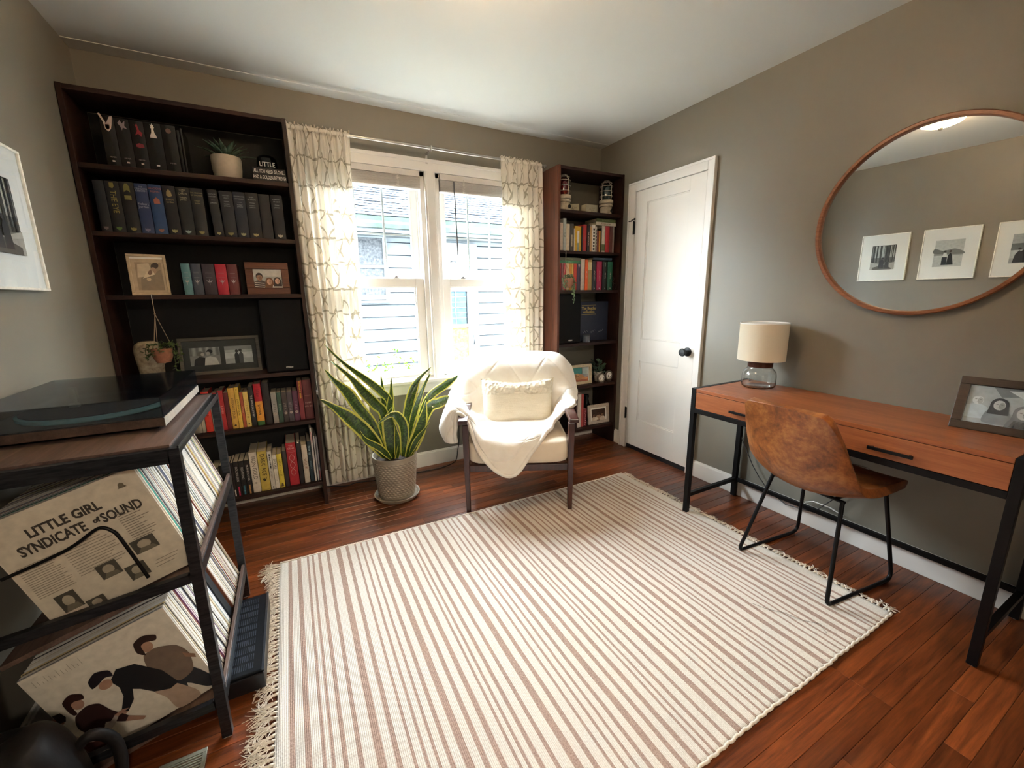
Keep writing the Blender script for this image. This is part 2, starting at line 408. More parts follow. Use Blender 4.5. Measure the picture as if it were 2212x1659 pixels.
# window casing, mullion, stool and apron
q = MB(); q.box(-2.31, -.665, -.020, .0, 2.092, 2.160); q.box(-2.315, -.66, -.030, .0, 2.148, 2.168)
q.box(-2.31, -2.242, -.020, 0, .68, 2.092); q.box(-.733, -.665, -.020, 0, .68, 2.092)
q.box(-1.515, -1.44, -.020, .14, .68, 2.092); q.box(-1.503, -1.452, -.024, -.02, .68, 2.092)
struct('trim_2', q, TRIM, bevel=.004)
q = MB(); q.box(-2.35, -.625, -.058, .12, .656, .680); q.box(-2.31, -.665, -.018, 0, .578, .656); q.box(-2.31, -.665, -.028, 0, .640, .656)
struct('trim_3', q, TRIM, bevel=.004)

# ------------------------------------------------------------------ outside
GL = plain('#5f6b5a', .9, var=.3, nscale=8, spec=0.02)
q = MB(); q.box(-14, 14, .16, 14, -.75, -.6); o = q.build('lawn', plain('#4a4a42', .95, var=.4, nscale=14, spec=0.02)); o['kind'] = 'structure'
hs = thing('neighbour_house', 'white clapboard neighbour house with grey shingle roof beyond the window', 'house', (0, 4, 0))
def HX(y): return y-4
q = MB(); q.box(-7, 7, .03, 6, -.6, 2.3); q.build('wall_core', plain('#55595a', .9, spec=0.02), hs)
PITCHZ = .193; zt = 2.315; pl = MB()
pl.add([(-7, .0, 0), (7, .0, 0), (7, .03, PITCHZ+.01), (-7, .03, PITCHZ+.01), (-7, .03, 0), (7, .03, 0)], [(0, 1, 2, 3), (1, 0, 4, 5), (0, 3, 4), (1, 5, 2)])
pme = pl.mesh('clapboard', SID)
jm = MB(); jm.box(-7, 7, -.0135, .03, -.005, .0055); jme = jm.mesh('joint_shadow_line', plain('#141618', .95, spec=0.02))  # near-black strips paint in the shadow under each board's lap
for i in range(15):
    link('clapboard', pme, hs, loc=(0, -.012, zt-(i+1)*PITCHZ)); link('lap_shadow_strip', jme, hs, loc=(0, 0, zt-(i+1)*PITCHZ))
q = MB(); q.box(-7, 7, -.52, .1, 2.19, 2.23); q.box(-7, 7, -.50, -.46, 2.19, 2.38); q.build('eave', SID, hs)
q = MB(); prof = [(-.50, 2.245), (-.56, 2.245), (-.60, 2.30), (-.585, 2.34), (-.625, 2.385), (-.625, 2.40), (-.50, 2.40)]
vs = [(x, y, z) for x in (-7, 7) for y, z in prof]; n = len(prof)
q.add(vs, [(i, (i+1) % n, n+(i+1) % n, n+i) for i in range(n)]); q.build('gutter', plain('#37403a', .6, var=.35, nscale=3, spec=0.02), hs, clean=True)
q = MB(); q.add([(-7, -.6, 2.385), (7, -.6, 2.385), (7, 3.5, 4.435), (-7, 3.5, 4.435), (-7, 3.5, 2.2), (7, 3.5, 2.2)], [(0, 1, 2, 3), (3, 2, 5, 4)]); q.build('roof_deck', plain('#202224', .9, spec=0.02), hs)
# shingles, overlapping rows up the slope
sl = Vector((0, 1, .5)).normalized(); nr = Vector((0, -.5, 1)).normalized()
SH = [plain(c, .95, var=.2, nscale=30, spec=0.02) for c in ('#30343a', '#3a3e43', '#2a2e34', '#44484c')]
cnt = 0; stuff = MB()
def shingle(q, x, row, w, jit):
    a = Vector((0, -.64, 2.385)) + sl*(row*.135) + nr*(.004+jit); t = .012
    p = []
    for dz in (0, 1):
        for s_, e in ((0, 0), (1, 0), (1, 1), (0, 1)):
            pt = a + sl*(e*.15) + nr*(t*dz*(1-e*.8)); p.append((x+s_*w, pt.y, pt.z))
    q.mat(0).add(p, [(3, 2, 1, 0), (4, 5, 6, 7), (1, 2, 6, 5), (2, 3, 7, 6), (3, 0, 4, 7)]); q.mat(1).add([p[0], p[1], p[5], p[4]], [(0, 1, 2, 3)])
BUTT_SHADOW = plain('#0a0b0d', .98, spec=0.02)  # butt faces coloured near black to draw the shadow line of each row
for row in range(30):
    x = -7.0 + random.random()*.3
    while x < 6.7:
        w = random.choice((.24, .3, .36)); jit = random.random()*.006
        if row < 20 and -1.6 < x < 1.8 and cnt < 296:
            qq = MB(); shingle(qq, x, row, w-.006, jit); qq.build('shingle', [random.choice(SH), BUTT_SHADOW], hs); cnt += 1
        else: shingle(stuff, x, row, w-.006, jit)
        x += w
stuff.build('shingles', [SH[1], BUTT_SHADOW], hs, kind='stuff')
DKG = NT('dark_neighbour_glass'); v = DKG.coord('Object'); DKG.set(color=DKG.ramp(DKG.noise(v, 22, 5, .7), [(.35, C('#202224')), (.7, C('#3f4041'))]), rough=.5, spec=.02); DKG = DKG.m
q = MB()
for a in ((-1.98, -1.86, 1.226, 2.237), (-1.02, -.955, 1.226, 2.237), (-1.86, -1.02, 2.17, 2.237), (-1.86, -1.02, 1.24, 1.31), (-1.86, -1.02, 1.72, 1.765)): q.box(a[0], a[1], -.07, .0, a[2], a[3])
q.box(-2.02, -.94, -.10, 0, 1.19, 1.225); nw = q.build('window', SID, hs)
q = MB(); q.box(-1.9, -1.0, -.045, -.02, 1.30, 2.18); q.build('pane', DKG, nw)
q = MB()
for a in ((-.52, -.40, -.55, 2.15), (.48, .56, -.55, 2.15), (-.40, .48, 1.42, 2.15), (-.40, -.28, -.5, 1.42), (.36, .48, -.5, 1.42), (-.28, .36, .74, .80), (-.28, .36, -.5, .165)): q.box(a[0], a[1], -.08, 0, a[2], a[3])
q.box(-.28, .36, -.075, -.06, 1.356, 1.42)
# (storm door sits between the casing boards)
dr = q.build('storm_door', SID, hs)
q = MB(); q.box(-.28, .335, -.055, -.04, .79, 1.36); q.build('pane', plain('#27333b', .3, var=.25, nscale=14, spec=0.02), dr)
q = MB()
for z in (.90, .99, 1.08, 1.17, 1.26): q.box(-.28, .335, -.060, -.055, z, z+.012)
q.build('blind_slats', plain('#4a545c', .6, spec=0.02), dr)
q = MB(); q.box(.130, .146, -.068, -.055, .79, 1.36); q.box(-.06, -.044, -.068, -.055, .79, 1.36); q.box(-.28, .335, -.068, -.055, 1.075, 1.09); q.build('muntins', SID, dr)
q = MB(); q.box(-.28, .365, -.055, -.04, .165, .735); op = q.build('lower_panel', plain('#6a452a', .8, var=.35, nscale=30, spec=0.02), dr); op['label'] = 'orange-tan mottled lower door panel'
q = MB(); q.tube([(.452, -.09, .60), (.445, -.125, .56), (.45, -.125, .50), (.456, -.09, .44)], .012); q.build('door_handle', BLACKM, dr, smooth=60)
sc = thing('wall_lantern', 'small black porch lantern with frosted shade on the white siding outside', 'lamp', (.12, 3.93, 1.80))
q = MB(); q.lathe([(.012, .065), (.05, .05), (.055, .035), (.02, .03)], 12); q.box(-.075, -.05, -.02, .05, -.05, .05); q.tube([(0, 0, .06), (0, 0, .10)], .006); q.tube([(-.06, .0, .03), (-.05, 0, .06), (0, 0, .06)], .008); q.build('bracket', BLACKM, sc, smooth=40)
q = MB(); q.lathe([(.03, -.06), (.052, -.045), (.055, 0), (.045, .035)], 12); q.build('shade', plain('#77776f', .4, spec=0.02), sc, smooth=40)
vt = thing('roof_vent', 'small pale roof vent cap among the grey shingles', 'vent', (-.66, 4.93, 2.93))
q = MB(); q.lathe([(.07, -.03), (.07, .05), (.10, .055), (.10, .09), (.04, .11)], 14); q.build('cap', plain('#3c4754', .5, spec=0.02), vt, smooth=40)
q = MB(); q.tube([(.09, -.03, .02), (.2, -.06, -.03), (.45, .0, -.02), (.75, .02, 0)], .007); q.build('cable', BLACKM, vt, smooth=60)
# shrub under the left window
sh = thing('garden_shrub', 'small leafy green shrub outside below the left window', 'shrub', (-1.6, 1.8, -.6))
q = MB(); lf = MB(); random.seed(11)
tips = [(-.14, 1.02), (-.05, 1.2), (.02, 1.1), (.22, 1.35), (.14, 1.18), (.38, 1.2), (.28, 1.12), (.27, 1.0), (.08, 1.02), (-.2, 1.1), (-.3, 1.2), (-.4, 1.0), (.0, .95), (.16, 1.0), (.33, 1.05)]
for (tx, tz) in tips:
    yy = random.uniform(-.15, .15); pts = [(tx*t*t + .03*math.sin(5*t+tx*9), yy*t, tz*t) for t in [i/8 for i in range(9)]]
    q.tube(pts, .008, 5, r2=.002)
    for k in range(26):
        t = random.uniform(.62, 1.0); base = Vector(catmull(pts, t)) + Vector((random.gauss(0, .035), random.gauss(0, .04), random.gauss(0, .02)))
        a = random.uniform(0, 2*PI); d = Vector((math.cos(a), random.uniform(-.5, .5), math.sin(a)*.8)).normalized(); sd = d.cross(Vector((random.uniform(-.4, .4), -1, .4))).normalized()
        L = random.uniform(.03, .06); w = L*.2
        lf.add([tuple(base), tuple(base+d*L*.5+sd*w), tuple(base+d*L), tuple(base+d*L*.5-sd*w)], [(0, 1, 2, 3)])
q.build('stem', plain('#5d5142', .8, spec=0.02), sh, smooth=60); lf.build('foliage', plain('#2f5214', .6, var=.4, nscale=9, spec=0.02), sh, kind='stuff')

# ------------------------------------------------------------------ blinds, rod, curtains
SLAT = plain('#d9d2cc', .5, var=.03)
def blind(x0, x1, label, wand=None, cordx=None):
    t = thing('window_blind', label, 'blind', ((x0+x1)/2, .0, 2.09), 0, 'raised slatted blinds'); L = x1-x0-.006
    q = MB(); q.box(-L/2, L/2, -.018, .030, -.038, 0); q.build('head_rail', SLAT, t, bevel=.002)
    sm = MB(); sm.add([(-L/2, -.022, 0), (L/2, -.022, 0), (L/2, .028, 0), (-L/2, .028, 0), (-L/2, -.022, .0025), (L/2, -.022, .0025), (L/2, .003, .0045), (-L/2, .003, .0045), (L/2, .028, .0025), (-L/2, .028, .0025)],
       [(3, 2, 1, 0), (4, 5, 6, 7), (7, 6, 8, 9), (0, 1, 5, 4), (2, 3, 9, 8)])
    me = sm.mesh('slat', SLAT)
    for k in range(13): link('slat', me, t, loc=(0, .001*math.sin(k*2.1), -.046-k*.0049))
    q = MB(); q.box(-L/2, L/2, -.020, .027, -.116, -.106); q.build('bottom_rail', SLAT, t, bevel=.003)
    q = MB()
    random.seed(3); pts = [(cordx+.012*math.sin(i*2.3), -.026-.003*math.cos(i*1.7), -.030-i*.0045) for i in range(20)]; q.tube(pts, .003, 5)
    pts = [(cordx+.010*math.cos(i*1.9), -.028, -.032-i*.0042) for i in range(20)]; q.tube(pts, .0025, 5)
    q.build('cord_bundle', plain('#e9e2dc', .5), t, smooth=60)
    if wand is not None:
        q = MB(); q.tube([(wand, -.030, -.045), (wand+.010, -.030, -.53)], .0045, 6)
        wd = q.build('tilt_wand', plain('#6b6a6e', .35), t, smooth=60)
    return t
blind(-2.21, -1.545, 'white slatted blind drawn up at the top of the left window', None, .18)
blind(-1.41, -.765, 'white slatted blind drawn up at the top of the right window, with tilt wand', -.222, -.15)

t = thing('curtain_rod', 'thin brushed silver curtain rod above the double window', 'rod', (-1.48, -.10, 2.212))
q = MB(); q.tube([(-.87, 0, 0), (.30, 0, 0)], .0095, 12); q.tube([(.02, 0, 0), (.865, 0, 0)], .008, 12); q.build('pole', SILVER, t, smooth=50)
for s_ in (-1, 1):
    q = MB(); q.sphere((s_*.872, 0, 0), .013, seg=14); q.build('finial', SILVER, t, smooth=180)
for x in (-.015,):
    q = MB(); q.box(x-.008, x+.008, .080, .0995, -.075, -.012); q.box(x-.006, x+.006, -.004, .082, -.020, -.013)
    q.tube([(x+.01, .013*math.cos(a), .013*math.sin(a)) for a in [PI*1.0+PI*k/8*1.2 for k in range(9)]], .004, 6); q.box(x+.004, x+.014, -.014, .014, -.013, .013)
    q.build('bracket', SILVER, t, bevel=.001)

def curtain_mat():
    s = NT('cream_curtain_branch_print'); uv = s.n('UVMap'); sx = s.n('SeparateXYZ')
    nzv = s.n('TexNoise'); nzv.inputs['Scale'].default_value = 9; nzv.inputs['Detail'].default_value = 2; s.l(uv.outputs[0], nzv.inputs['Vector'])
    sub = s.n('VectorMath', operation='SUBTRACT'); s.l(nzv.outputs['Color'], sub.inputs[0]); sub.inputs[1].default_value = (.5, .5, .5)
    sc_ = s.n('VectorMath', operation='SCALE'); s.l(sub.outputs[0], sc_.inputs[0]); sc_.inputs['Scale'].default_value = .075
    ad = s.n('VectorMath', operation='ADD'); s.l(uv.outputs[0], ad.inputs[0]); s.l(sc_.outputs[0], ad.inputs[1]); s.l(ad.outputs[0], sx.inputs[0])
    u, v = sx.outputs[0], sx.outputs[1]; Lh = .148; tot = None
    gaps = s.noise(uv.outputs[0], 13, 1)
    for k, a in enumerate((PI/2, PI/6, -PI/6)):
        p = s.math('ADD', s.math('MULTIPLY', u, math.cos(a)/Lh), s.math('MULTIPLY', v, math.sin(a)/Lh))
        d = s.math('ABSOLUTE', s.math('SUBTRACT', s.math('FRACT', p), .5))
        m = s.math('LESS_THAN', d, .036)
        tot = m if tot is None else s.math('MAXIMUM', tot, m)
    g = s.math('GREATER_THAN', gaps, .36); tot = s.math('MULTIPLY', tot, g)
    tot = s.math('MULTIPLY', tot, .9)
    weave = s.noise(s.coord('UV', (900, 60, 1)), 1, 2)
    base = s.mix(weave, C('#ece3d2'), C('#f6efe3')); col = s.mix(tot, base, C('#b0a590'))
    d_ = s.n('BsdfDiffuse'); s.l(col, d_.inputs[0]); tr = s.n('BsdfTranslucent'); s.l(col, tr.inputs[0])
    mx = s.n('MixShader'); mx.inputs[0].default_value = .20; s.l(d_.outputs[0], mx.inputs[1]); s.l(tr.outputs[0], mx.inputs[2])
    bp = s.n('Bump'); bp.inputs['Strength'].default_value = .15; bp.inputs['Distance'].default_value = .001; s.l(weave, bp.inputs['Height']); s.l(bp.outputs[0], d_.inputs['Normal'])
    s.l(mx.outputs[0], s.out.inputs[0]); return s.m
CURT = curtain_mat()
def curtain(label, xt0, xt1, xb0, xb1, ph, zb=.065):
    Hc = 2.232-zb; nu, nv = 150, 44; random.seed(int(ph*10)); nf = 8
    def fn(s_, t_):
        z = 2.232-t_*Hc; k = min(1, max(0, (t_-.02)/.25))
        x0 = xt0+(xb0-xt0)*t_; x1 = xt1+(xb1-xt1)*t_
        w = x1-x0; a = 2*PI*(nf*s_+ph); amp = .011+.020*k
        sway = .25*math.sin(3*t_+7*s_)
        y = -.10 + amp*math.sin(a+sway) + .008*k*math.sin(2.3*a+ph*5) + (.006*math.sin(37*s_*2*PI/2+ph))*(1-k)
        x = x0+w*s_ + .010*k*math.cos(a+sway)
        if t_ < .02: y = -.10 + .013*math.sin(a*3+ph)
        z2 = z + (.006*math.sin(a*2.1) if t_ < .01 else 0) + (.006*math.sin(a) if t_ > .98 else 0)
        return (x, y, z2)
    q = MB(); q.grid(fn, nu, nv)
    wreal = .95
    for fi in list(q.uv): q.uv[fi] = [(u*wreal+ph, (1-v)*Hc) for u, v in q.uv[fi]]
    o = q.build('curtain', CURT, smooth=180); tag(o, label, 'curtain', 'branch print curtains')
    q = MB(); q.grid(lambda s_, t_: (xt0+(xt1-xt0)*s_, -.10+.0125*math.cos(2*PI*t_)+.002*math.sin(90*s_), 2.212+.0125*math.sin(2*PI*t_)+.002*math.sin(130*s_)), 60, 10)
    for fi in list(q.uv): q.uv[fi] = [(u*wreal+ph, v*.08) for u, v in q.uv[fi]]
    q.build('rod_pocket', CURT, o, smooth=180)
curtain('cream curtain with grey branch print left of the window, beside the tall bookcase', -2.331, -1.984, -2.290, -2.012, .3)
curtain('cream curtain with grey branch print right of the window, behind the armchair', -.984, -.640, -.965, -.650, .8)

# ------------------------------------------------------------------ bookcases
def bookcase(label, x0, x1, depth, shelves, htot, loc, lm, rm):
    t = thing('bookcase', label, 'bookcase', loc); w = .02
    q = MB(); q.box(x0, x0+w, -depth, -.0165, 0, htot); q.build('side_panel', lm, t, bevel=.0015)
    q = MB(); q.box(x1-w, x1, -depth, -.0165, 0, htot); q.build('side_panel', rm, t, bevel=.0015)
    q = MB(); q.box(x0+w, x1-w, -depth, -.0165, htot-.022, htot-.002); q.build('top_panel', CASEH, t, bevel=.0015)
    for z in shelves:
        q = MB(); q.box(x0+w+.0005, x1-w-.0005, -depth+.004, -.0165, z-.021, z); q.build('shelf', CASEH, t, bevel=.0015)
    return t
ZL = [1.873, 1.582, 1.291, .853, .553, .152]; ZR = [1.879, 1.592, 1.303, .890, .538, .172]
lbc = bookcase('tall dark-stained bookcase in the left corner, six shelves of books and frames', -3.197, -2.325, .284, ZL, 2.185, (0, 0, 0), CASE, CASE)
q = MB(); q.box(-3.176, -2.346, -.0164, -.0148, .17, 2.16); q.build('back_shade_sheet', plain('#12100f', .7), lbc)  # dark sheet added in place of the shade behind the open shelves
bookcase('narrow reddish-brown bookcase in the right corner beside the door', -.622, -.006, .30, ZR, 2.172, (0, 0, 0), CASER, CASE)

def book(x0, x1, z, h, col, label, group, yf=-.245, dp=.15, title=None, tc='#d8cfae', ts=.010, ori=DOWN, extras=None, soft=False, rough=.55, squeeze=1, lean=0, title2=None, cat='book', bold=0):
    w = x1-x0-.0012; cm = plain(col, rough, var=.10, nscale=50); c = .0022 if not soft else .0012
    t = None
    q = MB(); n = 6; w2 = w/2; round_ = min(.004, w*.18) if not soft else .0006
    outer = [(-w2, dp), (-w2, round_)] + [(-w2+w*k/n, round_-round_*math.sin(PI*k/n)**.8 if 0 < k < n else round_) for k in range(1, n)] + [(w2, round_), (w2, dp)]
    inner = [(w2-c, dp), (w2-c, round_+c)] + [(w2-c-(w-2*c)*k/n, round_+c-round_*.8*math.sin(PI*k/n)**.8) for k in range(1, n)] + [(-w2+c, round_+c), (-w2+c, dp)]
    P = outer+inner; m = len(P); vs = [(x, y, 0) for x, y in P]+[(x, y, h) for x, y in P]
    fs = [(i, (i+1) % m, m+(i+1) % m, m+i) for i in range(m)]; no = len(outer)
    for i in range(no-1):
        a, b_ = i, i+1; c_, d = m-2-i, m-1-i
        fs.append((b_, a, d, c_)); fs.append((m+a, m+b_, m+c_, m+d))
    q.add(vs, fs)
    o = q.build('book', cm, smooth=35, loc=((x0+x1)/2, yf, z+.0005), clean=True)
    if lean: o.rotation_euler = (0, lean, 0)
    tag(o, label, cat, group)
    q = MB(); mg = .003 if not soft else .0005
    q.box(-w2+c+.0002, w2-c-.0002, round_+c+.001, dp-mg-.001, mg, h-mg); q.build('page_block', PAGES, o)
    if title:
        txt, pos = (title, .5) if isinstance(title, str) else title
        letter(o, txt, ts, plain(tc, .4, var=.03), (0, -.0004, h*pos), ori, squeeze, bold)
    if title2:
        txt, pos, s2, c2, o2 = title2; letter(o, txt, s2, plain(c2, .4, var=.03), (0, -.0004, h*pos), o2)
    if extras: extras(o, w, h)
    return o
def band(col, z0, z1, name='spine_band', lab=None, wf=1.0):
    def f(o, w, h):
        q = MB(); n = 8; r_ = min(.004, w*.18)
        def fn(s_, t_): return ((-w/2+w*s_)*wf, r_-r_*math.sin(PI*s_)**.8-.0004, h*(z0+(z1-z0)*t_))
        q.grid(fn, n, 1); q.build(name, plain(col, .5), o, smooth=180)
    return f
def shape(col, pts, name='emblem'):   # flat printed emblem on a spine; pts in (x across -1..1 of half width, z fraction)
    def f(o, w, h):
        q = MB(); q.add([(x*w/2, -.0006, z*h) for x, z in pts], [tuple(range(len(pts)))]); q.build(name, plain(col, .45, var=.04), o)
    return f
def multi(*fs):
    def f(o, w, h):
        for g in fs: g(o, w, h)
    return f
SHIELD = [(-.42, .115), (-.42, .075), (0, .045), (.42, .075), (.42, .115), (.15, .105), (0, .118), (-.15, .105)]

# --- left bookcase, top shelf
g = 'glossy black hardbacks on the top shelf'
z = ZL[0]
sq = shape('#cfc4bd', [(-.2, .105), (.2, .105), (.2, .135), (-.2, .135)], 'publisher_mark')
au = lambda o, w, h: letter(o, 'MEYER', .008, plain('#8d7f78', .4, var=.03), (0, -.0006, h*.20), ACROSS)
arms = shape('#cdbdb3', [(-1.1, 1.04), (-.8, 1.05), (-.1, .86), (.45, 1.0), (.9, 1.02), (.7, .88), (.45, .76), (0, .70), (-.4, .76), (-.5, .88)])
apple = shape('#4a1512', [(-.25, .84), (.25, .84), (.33, .79), (.15, .745), (-.15, .745), (-.3, .79)])
flower = shape('#8f7f80', [(-.6, .90), (-.2, .97), (.0, .90), (.5, .96), (.35, .86), (.7, .80), (.1, .82), (-.1, .76), (-.25, .84)])
ribbon = shape('#8a2430', [(-.6, .97), (-.2, .9), (.1, .95), (.3, .82), (.75, .76), (.5, .68), (.1, .74), (-.4, .70), (0, .80), (-.1, .88)])
ribbon2 = shape('#8e2c3a', [(-.5, .52), (0, .55), (.6, .53), (.7, .47), (.1, .45), (-.5, .47)])
queen = shape('#e6dcd2', [(-.42, .69), (.42, .69), (.36, .74), (.2, .79), (.12, .88), (.26, .905), (.14, .92), (.24, .965), (.08, .95), (0, .99), (-.08, .95), (-.24, .965), (-.14, .92), (-.26, .905), (-.12, .88), (-.2, .79), (-.36, .74)])
disc = shape('#5c4038', [(.4*math.cos(a), .88+.055*math.sin(a)) for a in [k*PI/6 for k in range(12)]])
au2 = lambda tx: (lambda o, w, h: letter(o, tx, .008, plain('#9a8c84', .4, var=.03), (0, -.0006, h*.62), ACROSS))
bk = [(-3.083, -3.032, .213, (arms, apple, sq, au), 'glossy black hardback with a white forked hands emblem, first on the top shelf'),
      (-3.031, -2.980, .212, (flower, sq, au), 'glossy black hardback with a pale ruffled flower emblem at the top of its spine'),
      (-2.979, -2.928, .211, (ribbon, ribbon2, sq, au), 'glossy black hardback with torn dark red ribbon emblem on its spine'),
      (-2.927, -2.864, .212, (queen, sq, au2('')), 'thick glossy black hardback with a white chess queen on its spine'),
      (-2.863, -2.808, .211, (disc, au), 'glossy black hardback with a faint brown disc emblem, right of the chess one')]
for x0, x1, h, ex, lb in bk: book(x0, x1, z, h, '#120d0e', lb, g, extras=multi(*ex), rough=.18)
book(-2.806, -2.793, z, .195, '#0d0c0e', 'thin black book standing right of the five glossy hardbacks', g, rough=.2, soft=True)
book(-2.791, -2.782, z, .205, '#15100d', 'thinnest dark book on the top shelf, with gold-brown edge near the plant', g, rough=.2, soft=True)

# potted succulent and small sign blocks
t = thing('potted_agave', 'dusty green agave-like plant in round cream pot on top shelf', 'plant', (-2.622, -.165, ZL[0]))
q = MB(); q.lathe([(.055, .0005), (.060, .004), (.067, .06), (.069, .112), (.067, .119), (.062, .119), (.060, .10), (.055, .095), (.0005, .095)], 28); q.build('pot', plain('#b8ac9a', .55, var=.05), t, smooth=40)
AG = NT('dusty_agave_leaf'); v = AG.coord('Object'); AG.set(color=AG.ramp(AG.noise(v, 30, 4), [(.3, C('#2d4434')), (.7, C('#53685a'))]), rough=.6); AG = AG.m
random.seed(5)
for k in range(22):
    a = k*2.4; el = .25+.9*(k/22); L = .135-.03*(k/22); q = MB(); n = 8
    def fn(s_, t_, a=a, el=el, L=L):
        r = L*t_; zz = .10+r*math.sin(el)+.01*math.sin(PI*t_); rr = .01+r*math.cos(el)
        wd = .013*math.sin(PI*min(1, .25+t_*.75))**.7*(1-t_**4) ; o_ = (s_-.5)*2*wd
        fold = abs(s_-.5)*.012*(1-t_)
        return (rr*math.cos(a)-o_*math.sin(a), min(.14, rr*math.sin(a)+o_*math.cos(a)), zz+fold)
    q.grid(fn, 4, n); q.build('leaf', AG, t, smooth=180, solid=.0015)
q = MB(); q.box(-2.505, -2.352, -.262, -.232, ZL[0]+.0005, ZL[0]+.066)
sg = tag(q.build('block_sign', plain('#100f11', .6), bevel=.001), 'black block sign with white capitals about love and a golden retriever', 'sign')
letter(sg, 'ALL YOU NEED IS LOVE...', .0245, plain('#dcd6d2', .5), (-2.4285, -.2626, ZL[0]+.048), ACROSS, .52, .0004)
letter(sg, 'AND A GOLDEN RETRIEVER', .0245, plain('#dcd6d2', .5), (-2.4285, -.2626, ZL[0]+.019), ACROSS, .50, .0004)
t = thing('tin_canister', 'glossy black dome-topped canister with tall white letters behind the block sign', 'canister', (-2.435, -.176, ZL[0]))
q = MB(); q.lathe([(.046, .0005), (.050, .004), (.050, .112), (.046, .128)], 32); q.build('body', plain('#0e1013', .15, metal=.3), t, smooth=40)
q = MB(); q.lathe([(.047, .1285), (.042, .138), (.028, .146), (.010, .150), (.0005, .151)], 32); q.build('lid', plain('#0c0e11', .2, metal=.3), t, smooth=60)
letter(t, 'LITTLE', .032, plain('#d5cfc9', .5), (0, -.0506, .092), ACROSS, .78, .0004)

# --- left bookcase, second shelf: set of dark clothbound volumes
g = 'dark clothbound volumes with shield marks on the second shelf'; z = ZL[1]
rows = [(-3.152, -3.112, '#1c1e25', '#77656b', None, 'slimmer charcoal clothbound volume leaning at the left end of its row'),
 (-3.110, -3.060, '#15161c', '#66803f', 'THE EYE', 'black clothbound volume with green shield and gold vertical lettering'),
 (-3.058, -3.006, '#17161b', '#8a7c48', None, 'black clothbound volume with gold arched title block and gold shield, third of its row'),
 (-3.004, -2.955, '#26345c', '#8884a0', 'Jordan', 'blue clothbound volume lettered in silver, with silver shield'),
 (-2.953, -2.902, '#1d3a66', '#96604f', 'orange', 'bright blue clothbound volume lettered in orange, with orange shield'),
 (-2.900, -2.849, '#15141c', '#a09a6d', None, 'near-black clothbound volume with gold dome emblem right of the bright blue one'),
 (-2.848, -2.792, '#111318', '#8fa0a2', 'CHAOS', 'near-black clothbound volume with four bold gold title lines, left of the gap'),
 (-2.791, -2.738, '#12141a', '#8f8a5a', None, 'near-black clothbound volume with gold title and gap on its right'),
 (-2.712, -2.670, '#14171f', '#a9a071', None, 'slim near-black clothbound volume just after the gap in the row'),
 (-2.669, -2.612, '#12151d', '#8b854f', None, 'near-black clothbound volume with white rule, second after the gap'),
 (-2.611, -2.557, '#141b29', '#9c9a78', None, 'dark navy clothbound volume with small white title and rule, third after the gap'),
 (-2.556, -2.498, '#12141b', '#a89e74', None, 'black clothbound volume with stacked small white titles, fourth after the gap'),
 (-2.497, -2.445, '#17161b', None, None, 'plain black clothbound volume without lettering near the right end'),
 (-2.440, -2.385, '#14151c', '#b1aaa0', None, 'black clothbound volume with pale shield at the right end of its row')]
